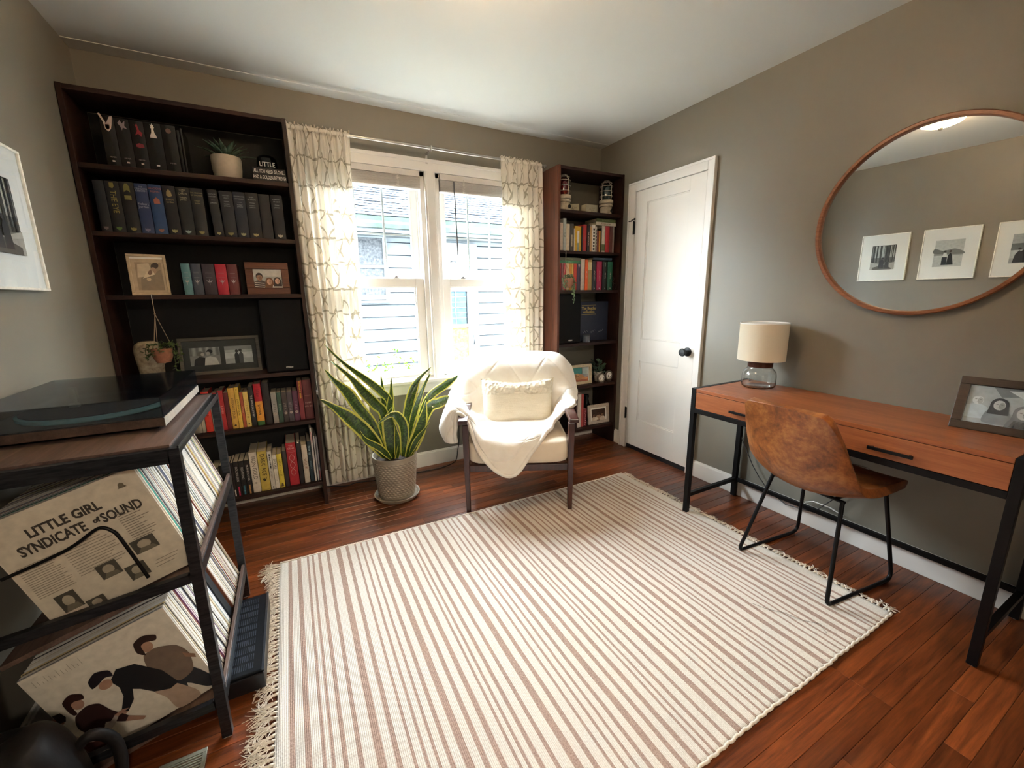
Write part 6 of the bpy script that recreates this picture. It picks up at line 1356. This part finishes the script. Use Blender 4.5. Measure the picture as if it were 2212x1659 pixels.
def tier(zl, drop):
    # lip board along the open side, sloping shelf behind it, tilted end rails
    q = MB(); RB(q, RX-.012, RX-.002, RYF+.025, RYB-.025, zl-.036, zl); lipb = q.build('lip_board', RACKW, rk, bevel=.001)
    q = MB(); RB(q, RX-.0018, RX, RYF+.025, RYB-.025, zl-.045, zl-.010); q.build('lip_angle', STEEL, rk, bevel=.0005)
    c = Vector((RX-.012+2.95, 0, zl-.030)); R_ = Matrix.Rotation(-TH, 3, 'Y')
    q = MB(); L = .42; q.obox(c+Vector((-L/2*math.cos(TH), 0, -L/2*math.sin(TH)-.004)), L, RYB-RYF-.052, .012, Matrix.Rotation(-TH, 3, 'Y')); q.build('sloping_shelf', RACKW, rk)
    for yy in (RYF+.012+1.34, RYB-.012+1.34):
        q = MB(); q.bar((RX-.03+2.95, yy, zl-.040), (RXL+.028+2.95, yy, zl-.040-drop), .018, .026); q.build('end_rail', STEEL, rk, bevel=.001)
tier(.574, .050); tier(.160, .035)
q = MB(); pts = [(-3.075, .633), (-2.96, .672), (-2.905, .707), (-2.888, .712), (-2.872, .700), (-2.858, .672), (-2.822, .548)]
pts = [catmull(pts, i/24) for i in range(25)]; q.tube([(x+2.95, -1.648+1.34, z_) for x, z_ in pts], .0042, 8); q.build('wire_divider', BLACK, rk, smooth=60)

# records: one sleeve per record, all resting on the sloping shelves
U = Vector((-math.sin(TH), 0, math.cos(TH))); Vx = Vector((-math.cos(TH), 0, -math.sin(TH)))
pal = [('#e3ddd2', 'cream', 34), ('#efece6', 'white', 40), ('#1d1c1f', 'black', 16), ('#c9b99a', 'tan', 10), ('#6d6a70', 'grey', 8), ('#d8c56a', 'yellow', 3), ('#8c4a34', 'rust', 5), ('#2f3a5c', 'navy', 4), ('#a8b4b0', 'pale green', 3), ('#7d4a6e', 'purple', 2)]
bag = [p_ for p_ in pal for _ in range(p_[2])]
rm = {}
def record(y, th, zl, col, label, group, size=.313, artm=None, lean=0):
    k = (round(th, 4), col, size)
    if k not in rm:
        # sleeve: local x = along the shelf (towards the wall), z = up the sleeve, y = thickness; spine faces +x side of the rack
        q = MB(); s_ = size; c = .0006
        q.add([(0, 0, c), (0, th, c), (0, 0, s_-c), (0, th, s_-c), (-s_, 0, 0), (-s_, th, 0), (-s_, 0, s_), (-s_, th, s_), (-.002, 0, 0), (-.002, th, 0), (-.002, 0, s_), (-.002, th, s_)],
              [(0, 1, 3, 2), (8, 4, 5, 9), (10, 11, 7, 6), (0, 2, 10, 6, 4, 8), (1, 9, 5, 7, 11, 3), (4, 6, 7, 5), (0, 8, 9, 1), (2, 3, 11, 10)])
        rm[k] = q.mesh('record', plain(col, .55, var=.10, nscale=30))
    o = bpy.data.objects.new('record', rm[k]); COL.objects.link(o)
    jx = random.Random(int(y*1e5)).uniform(0, .004); o.location = (RX-.020-jx*math.cos(TH), y, zl-.024-jx*math.sin(TH)); o.rotation_euler = (lean, -TH, 0)
    tag(o, label, 'record', group); return o
def pack(y0, y1, zl, tiername, first_art, specials, seed):
    rr = random.Random(seed); y = y0; n = 0
    while y < y1:
        th = rr.choice((.0028, .0034, .0034, .0044, .0060)); p_ = rr.choice(bag); col, nm = p_[0], p_[1]; part_ = ('front', 'middle', 'back')[min(2, int(3*(y+1.622)/.583))]; lab = 'record sleeve with %s spine in the %s third of the %s tier' % (nm, part_, tiername); grp = '%s-spined records, %s third of the %s tier' % (nm, part_, tiername)
        for (ya, yb, c_, t_, lb) in specials:
            if ya <= y < yb and not lb in used: col, th, lab, grp = c_, t_, lb, 'singled-out records in the %s tier' % tiername; used.add(lb)
        if n == 0: col, lab, grp, th = first_art[0], first_art[1], None, .0045
        o = record(y, th, zl, col, lab, grp); 
        if n == 0: fo = o
        y += th+.0004; n += 1
    return fo
used = set()
f1 = pack(-1.622, -1.040, .574, 'upper', ('#cfc4b2', 'aged cream record sleeve facing out, with western-style black title lettering'),
   [(-1.605, -1.5, '#2aa08a', .0060, 'record sleeve with the one bright teal spine, near the front of the upper tier'), (-1.10, -1.0, '#d9d06a', .0044, 'record sleeve with lemon yellow spine near the back of the upper tier'), (-1.065, -1.0, '#54345c', .0044, 'record sleeve with dark purple spine near the back of the upper tier')], 2)
f2 = pack(-1.622, -1.330, .160, 'lower', ('#d3cabb', 'record sleeve facing out showing four people, two shaking hands'), [(-1.60, -1.5, '#e2c88a', .006, 'record sleeve with warm straw spine near the front of the lower tier')], 5)
blk = record(-1.322, .040, .160, '#121418', 'thick black record box set standing in the gap of the lower tier', None, size=.300)
pack2 = pack(-1.262, -1.040, .160, 'lower', ('#7a4a38', 'record sleeve with brown spine directly behind the thick black box set'), [], 9)
# printed faces (front face looks towards -y)
def face(o): return Matrix(((1, 0, 0, -.1565), (0, 0, -1, -.0003), (0, 1, 0, .0005), (0, 0, 0, 1)))
a = Art(.305, .305)
INK = '#3b332c'; a.rect('#cdc2ae', 0, 0, 1, 1)
rr = random.Random(6)
for k in range(16): y_ = .60-.022*k*.9; a.rect('#8d8271', .03, y_, .03+rr.uniform(.2, .26), y_+.006)
for k in range(12): y_ = .60-.024*k; a.rect('#8d8271', .32, y_, .32+rr.uniform(.24, .34), y_+.006)
for k in range(13):
    y_ = .70-.022*k; a.rect('#7d7263', .74, y_, .74+rr.uniform(.08, .2), y_+.006)
for (x, y_, w_, h_) in ((.10, .10, .13, .17), (.42, .22, .14, .14), (.57, .10, .14, .14), (.24, .02, .12, .1), (.70, .30, .17, .13)):
    a.rect('#4a463c', x, y_, x+w_, y_+h_); a.ell('#a59a86', x+w_*.5, y_+h_*.55, w_*.28, h_*.3); a.poly('#6d6656', [(x+.01, y_), (x+w_*.3, y_+h_*.35), (x+w_*.8, y_+h_*.3), (x+w_-.01, y_)])
a.rect('#8d8271', .78, .18, .95, .186).rect('#8d8271', .76, .15, .93, .156).rect('#8d8271', .76, .12, .9, .126)
a.poly('#6d6350', [(.86, .90), (.89, .95), (.92, .90)]); a.ell('#6d6350', .89, .925, .02)
art = a.build('cover_print', f1, face(f1))
for tx, sz, x_, y_, sq_ in (('LITTLE GIRL', .034, .46, .835, .80), ('SYNDICATE', .036, .33, .715, .68), ('of', .018, .615, .725, .9), ('SOUND', .036, .79, .715, .68)):
    letter(art, tx, sz, plain(INK, .6), ((x_-.5)*.305, y_*.305, .0018), ((1, 0, 0), (0, 1, 0), (0, 0, 1)), sq_, .0011)
a = Art(.305, .305); a.rect('#cfc7b8', 0, 0, 1, 1)
for k in range(13): a.rect('#8f887a', .05+.026*k, .90+.0*k, .053+.026*k, .97-.02*(k % 3))
# right figure: cap of dark hair, brown tunic, dark trousers
a.poly('#23262b', [(.70, .02), (.70, .34), (.90, .36), (1.0, .14), (1.0, .02), (.92, .05), (.82, .2), (.80, .02)])
a.poly('#6d5d50', [(.67, .52), (.70, .68), (.80, .70), (.93, .62), (.97, .48), (.92, .30), (.80, .26), (.74, .34)]); a.poly('#8c6a55', [(.93, .52), (1.0, .44), (.99, .40), (.93, .46)])
a.ell('#a4816c', .76, .75, .045, .055, -.2); a.poly('#2b1d18', [(.68, .74), (.70, .84), (.78, .87), (.86, .82), (.84, .77), (.77, .80), (.73, .78), (.72, .68)])
# centre figure bending left: black jumper, fawn trousers
a.poly('#a8917f', [(.60, .30), (.72, .32), (.84, .10), (.84, .0), (.66, .0), (.64, .18)]); a.poly('#16171a', [(.42, .62), (.50, .70), (.62, .66), (.74, .46), (.78, .26), (.70, .24), (.60, .30), (.54, .40), (.50, .44), (.46, .34), (.38, .26), (.34, .29), (.42, .42), (.44, .52)])
a.poly('#a27d68', [(.38, .26), (.34, .29), (.28, .255), (.25, .24), (.30, .225)]); a.ell('#a27d68', .385, .615, .05, .045, .6); a.poly('#17141a', [(.30, .64), (.31, .72), (.38, .77), (.46, .73), (.46, .66), (.41, .68), (.35, .65)])
# left pair: seated dark figure and reaching pale-sleeved figure
a.poly('#2a1817', [(.06, .36), (.10, .48), (.20, .52), (.27, .48), (.30, .36), (.36, .22), (.32, .18), (.22, .28), (.16, .18), (.10, .22)]); a.poly('#9c7865', [(.36, .22), (.32, .18), (.42, .10), (.45, .12)]); a.ell('#9c7865', .165, .58, .042, .055); a.poly('#2b1613', [(.09, .56), (.10, .66), (.17, .70), (.23, .65), (.22, .60), (.16, .62), (.13, .60), (.125, .50), (.10, .50)])
a.poly('#a99a90', [(.0, .42), (.02, .30), (.10, .22), (.24, .26), (.30, .30), (.31, .27), (.22, .19), (.08, .14), (.0, .22)]); a.poly('#9c7865', [(.29, .30), (.31, .27), (.40, .29), (.36, .31)]); a.ell('#8a6454', .0, .52, .04, .05); a.poly('#24130f', [(.0, .50), (.0, .60), (.05, .59), (.06, .53), (.04, .49)]); a.poly('#3a1d1a', [(.0, .22), (.12, .14), (.2, .0), (.0, .0)])
a.build('cover_print', f2, face(f2))

# turntable
tt = thing('turntable', 'turntable with smoky hinged dust cover and glass platter on the rack', 'turntable', (-2.955, -1.255, .9062))
X0, X1, Y0, Y1 = -.195, .195, -.255, .255
for sx_ in (-1, 1):
    for sy_2 in (-1, 1):
        q = MB(); q.lathe([(.018, .0002), (.020, .003), (.018, .012)], 14, (sx_*.155, sy_2*.21, 0)); q.build('rubber_foot', BLACKM, tt, smooth=40)
q = MB(); q.box(X0, X1, Y0, Y1, .012, .036); q.build('plinth', wood('plinth_walnut', '#33231c', '#57443a', 'y', 2, .4), tt, bevel=.001)
q = MB(); q.box(X0+.002, X1-.002, Y0+.002, Y1-.002, .0362, .040); q.build('top_plate', plain('#17181b', .35), tt)
q = MB(); q.box(X1, X1+.0012, Y0+.001, Y1-.001, .012, .036); q.build('side_veneer', plain('#a99f92', .5), tt)
q = MB(); q.lathe([(.0005, .041), (.163, .041), (.166, .044), (.166, .052), (.163, .054), (.0005, .054)], 60, (.005, -.105+.04, 0), cap=False); pg = NT('teal_glass_platter'); pg.set(color=pg.mix(pg.noise(pg.coord('Object'), 3, 1), C('#7fb6ad'), C('#9bcbc2')), rough=.08); q.build('platter', pg.m, tt, smooth=40)
q = MB(); q.lathe([(.0005, .0545), (.158, .0545), (.158, .0565), (.0005, .0565)], 60, (.005, -.065, 0), cap=False); q.build('felt_mat', plain('#2a3138', .95), tt)
q = MB(); q.lathe([(.012, .04), (.012, .075), (.006, .078)], 14, (-.13, .18, 0)); q.tube([(-.13, .18, .072), (-.10, .10, .072), (-.05, -.04, .066), (-.045, -.06, .060)], .004, 8); q.box(-.055, -.035, -.075, -.055, .056, .066); q.build('tonearm', SILVER, tt, smooth=40)
DC = NT('smoky_acrylic'); td = DC.n('BsdfTransparent'); td.inputs[0].default_value = (.68, .73, .80, 1); gd = DC.n('BsdfGlossy'); gd.inputs['Roughness'].default_value = .12; lw = DC.n('LayerWeight'); lw.inputs[0].default_value = .40; fz = DC.math('ADD', DC.math('MULTIPLY', lw.outputs['Fresnel'], .8), DC.math('MULTIPLY', DC.noise(DC.coord('Object'), 30, 5, .7), .10)); mx = DC.n('MixShader'); DC.l(fz, mx.inputs[0]); DC.l(td.outputs[0], mx.inputs[1]); DC.l(gd.outputs[0], mx.inputs[2]); DC.l(mx.outputs[0], DC.out.inputs[0]); DC = DC.m
q = MB(); t3 = .003; zb_, zt_ = .037, .096
q.box(X0, X1, Y0, Y1, zt_-t3, zt_); q.box(X0, X1, Y0, Y0+t3, zb_, zt_-t3); q.box(X0, X1, Y1-t3, Y1, zb_, zt_-t3); q.box(X0, X0+t3, Y0+t3, Y1-t3, zb_, zt_-t3); q.box(X1-t3, X1, Y0+t3, Y1-t3, zb_, zt_-t3)
q.build('dust_cover', DC, tt)
for yy in (-.17, .17):
    q = MB(); q.box(X0-.006, X0+.006, yy-.02, yy+.02, .03, .055); q.build('hinge', BLACKM, tt, bevel=.001)

# black amplifier on the floor
am = thing('amplifier', 'low black vented amplifier on the floor tucked under the record rack', 'amplifier', (-2.79, -1.355, 0))
q = MB(); q.box(-.17, .172, -.205, .205, .010, .078); q.build('case', plain('#101318', .4, metal=.4), am, bevel=.003)
q = MB(); q.box(-.17, .172, -.212, -.205, .012, .070); q.build('front_panel', plain('#0c0d10', .3), am, bevel=.003)
q = MB()
for r in range(10):
    for c_ in range(20): q.box(.020+c_*.0062, .0225+c_*.0062, -.185+r*.038, -.158+r*.038, .078, .0786)
q.build('vent_slots', plain('#3a3f49', .5, metal=.5), am, kind='stuff')
q = MB(); q.box(.166, .1735, -.205, .205, .074, .0800); q.build('edge_trim', plain('#6a6e76', .3, metal=.9), am)
for sx_ in (-.14, .15):
    for sy_2 in (-.17, .17):
        q = MB(); q.lathe([(.012, .0002), (.013, .010)], 10, (sx_, sy_2, 0)); q.build('rubber_foot', BLACKM, am)

# dark bag slumped in front of the rack's wall end
bgm = NT('dark_leather_bag'); v = bgm.coord('Object'); bgm.set(color=bgm.ramp(bgm.noise(v, 9, 4), [(.3, C('#040303')), (.7, C('#0b0708'))]), rough=.6, spec=.25); bgm.bump(bgm.noise(v, 120, 3), .2, .002); bgm = bgm.m
bb = thing('slouched_bag', 'nearly black slouched bag with looped strap before the rack, lower left', 'bag', (-3.06, -1.80, 0))
def bagfn(s_, t_):
    a = 2*PI*s_; zz = .31*math.sin(t_*PI/2)**.9 if t_ < .95 else .31-.04*(t_-.95)/.05
    rr_ = (1-.35*t_**3)*(1 if t_ < .92 else (1-t_)/.08*.9+.02)
    x = .108*rr_*math.copysign(abs(math.cos(a))**.7, math.cos(a)); y = .085*rr_*math.copysign(abs(math.sin(a))**.7, math.sin(a))
    x += .012*nz3(math.cos(a), math.sin(a), t_*2, 1.6, 4)-.05*t_*t_; y += .012*nz3(math.sin(a), t_, math.cos(a), 2, 8)
    return (x, y, max(.001, zz*(1+.05*math.cos(a))))
q = MB(); q.grid(bagfn, 40, 26, uv=False); q.build('body', bgm, bb, smooth=180, clean=True)
q = MB(); q.tube([catmull([(.07, .02, .21), (.11, .03, .245), (.145, .04, .20), (.150, .03, .12), (.128, .02, .06), (.085, .01, .03)], i/20) for i in range(21)], .013, 8); q.build('strap', bgm, bb, smooth=180)
# floor register
fg = thing('floor_register', 'grey-green slatted metal floor vent beside the rack leg', 'vent', (-2.815, -1.845, 0))
q = MB()
for a_ in ((-.055, .055, -.15, -.138), (-.055, .055, .138, .15), (-.055, -.045, -.138, .138), (.045, .055, -.138, .138)): q.box(a_[0], a_[1], a_[2], a_[3], .0003, .005)
q.build('frame', plain('#8d9084', .5, metal=.4), fg, bevel=.0008)
sl_m = MB(); sl_m.box(-.0445, .0445, -.0016, .0016, .0005, .004); slm = sl_m.mesh('slat', plain('#9a9d90', .5, metal=.4))
for k in range(34): link('slat', slm, fg, loc=(0, -.1345+k*.00815, 0))

# cables along the back wall
cb = thing('speaker_cable', 'black cable running along the floor behind the snake plant', 'cord', (-2.0, -.05, 0))
q = MB(); q.tube([catmull([(-.32, .03, .005), (-.20, -.03, .005), (-.13, -.02, .008), (-.0, -.04, .005), (.2, -.05, .005), (.38, -.06, .005), (.5, -.05, .005), (.60, -.02, .02), (.64, .028, .09), (.655, .033, .16), (.66, .033, .30)], i/50) for i in range(51)], .0035, 6); q.build('cable', BLACKM, cb, smooth=180)

# ------------------------------------------------------------------ ceiling light
cl = thing('ceiling_light', 'flush round ceiling light with warm glowing glass bowl', 'lamp', (-1.78, -1.66, H))
q = MB(); q.lathe([(.0005, -.03), (.055, -.03), (.07, -.018), (.075, -.0005), (.0005, -.0005)], 36, cap=False); q.build('ceiling_pan', SILVER, cl, smooth=40)
GB = NT('warm_frosted_bowl'); em = GB.n('Emission'); em.inputs[0].default_value = (1, .74, .46, 1); em.inputs[1].default_value = 1.0; trn = GB.n('BsdfTranslucent'); trn.inputs[0].default_value = (.95, .9, .82, 1); ads = GB.n('AddShader'); GB.l(em.outputs[0], ads.inputs[0]); GB.l(trn.outputs[0], ads.inputs[1]); GB.l(ads.outputs[0], GB.out.inputs[0])
q = MB(); q.lathe([(.135, -.050), (.130, -.070), (.105, -.095), (.06, -.112), (.0005, -.118)], 36, cap=False); q.build('glass_bowl', GB.m, cl, smooth=60)
q = MB(); q.lathe([(.010, -.030), (.010, -.118), (.014, -.122), (.012, -.134), (.0005, -.138)], 12); q.build('stem_finial', SILVER, cl, smooth=40)
for k in range(2):
    l = bpy.data.lights.new('warm_bulb', 'POINT'); l.energy = 4.8; l.color = (1, .70, .44); l.shadow_soft_size = .03
    o = bpy.data.objects.new('warm_bulb', l); COL.objects.link(o); o.parent = cl; o.location = ((-.05, .05)[k], (-.04, .04)[k], -.048)

hl = thing('added_hall_light', 'white globe ceiling light in the hallway behind the photographer', 'lamp', (-1.95, -4.78, H))  # added lamp, out of view, brightens surfaces that face the camera
q = MB(); q.lathe([(.0005, -.0005), (.09, -.0005), (.085, -.03), (.03, -.035), (.03, -.08)], 24, cap=False); q.build('ceiling_pan', SILVER, hl, smooth=40)
l = bpy.data.lights.new('added_hall_bulb', 'POINT'); l.energy = 17; l.color = (1, .86, .70); l.shadow_soft_size = .12
o = bpy.data.objects.new('added_hall_bulb', l); COL.objects.link(o); o.parent = hl; o.location = (0, 0, -.22)
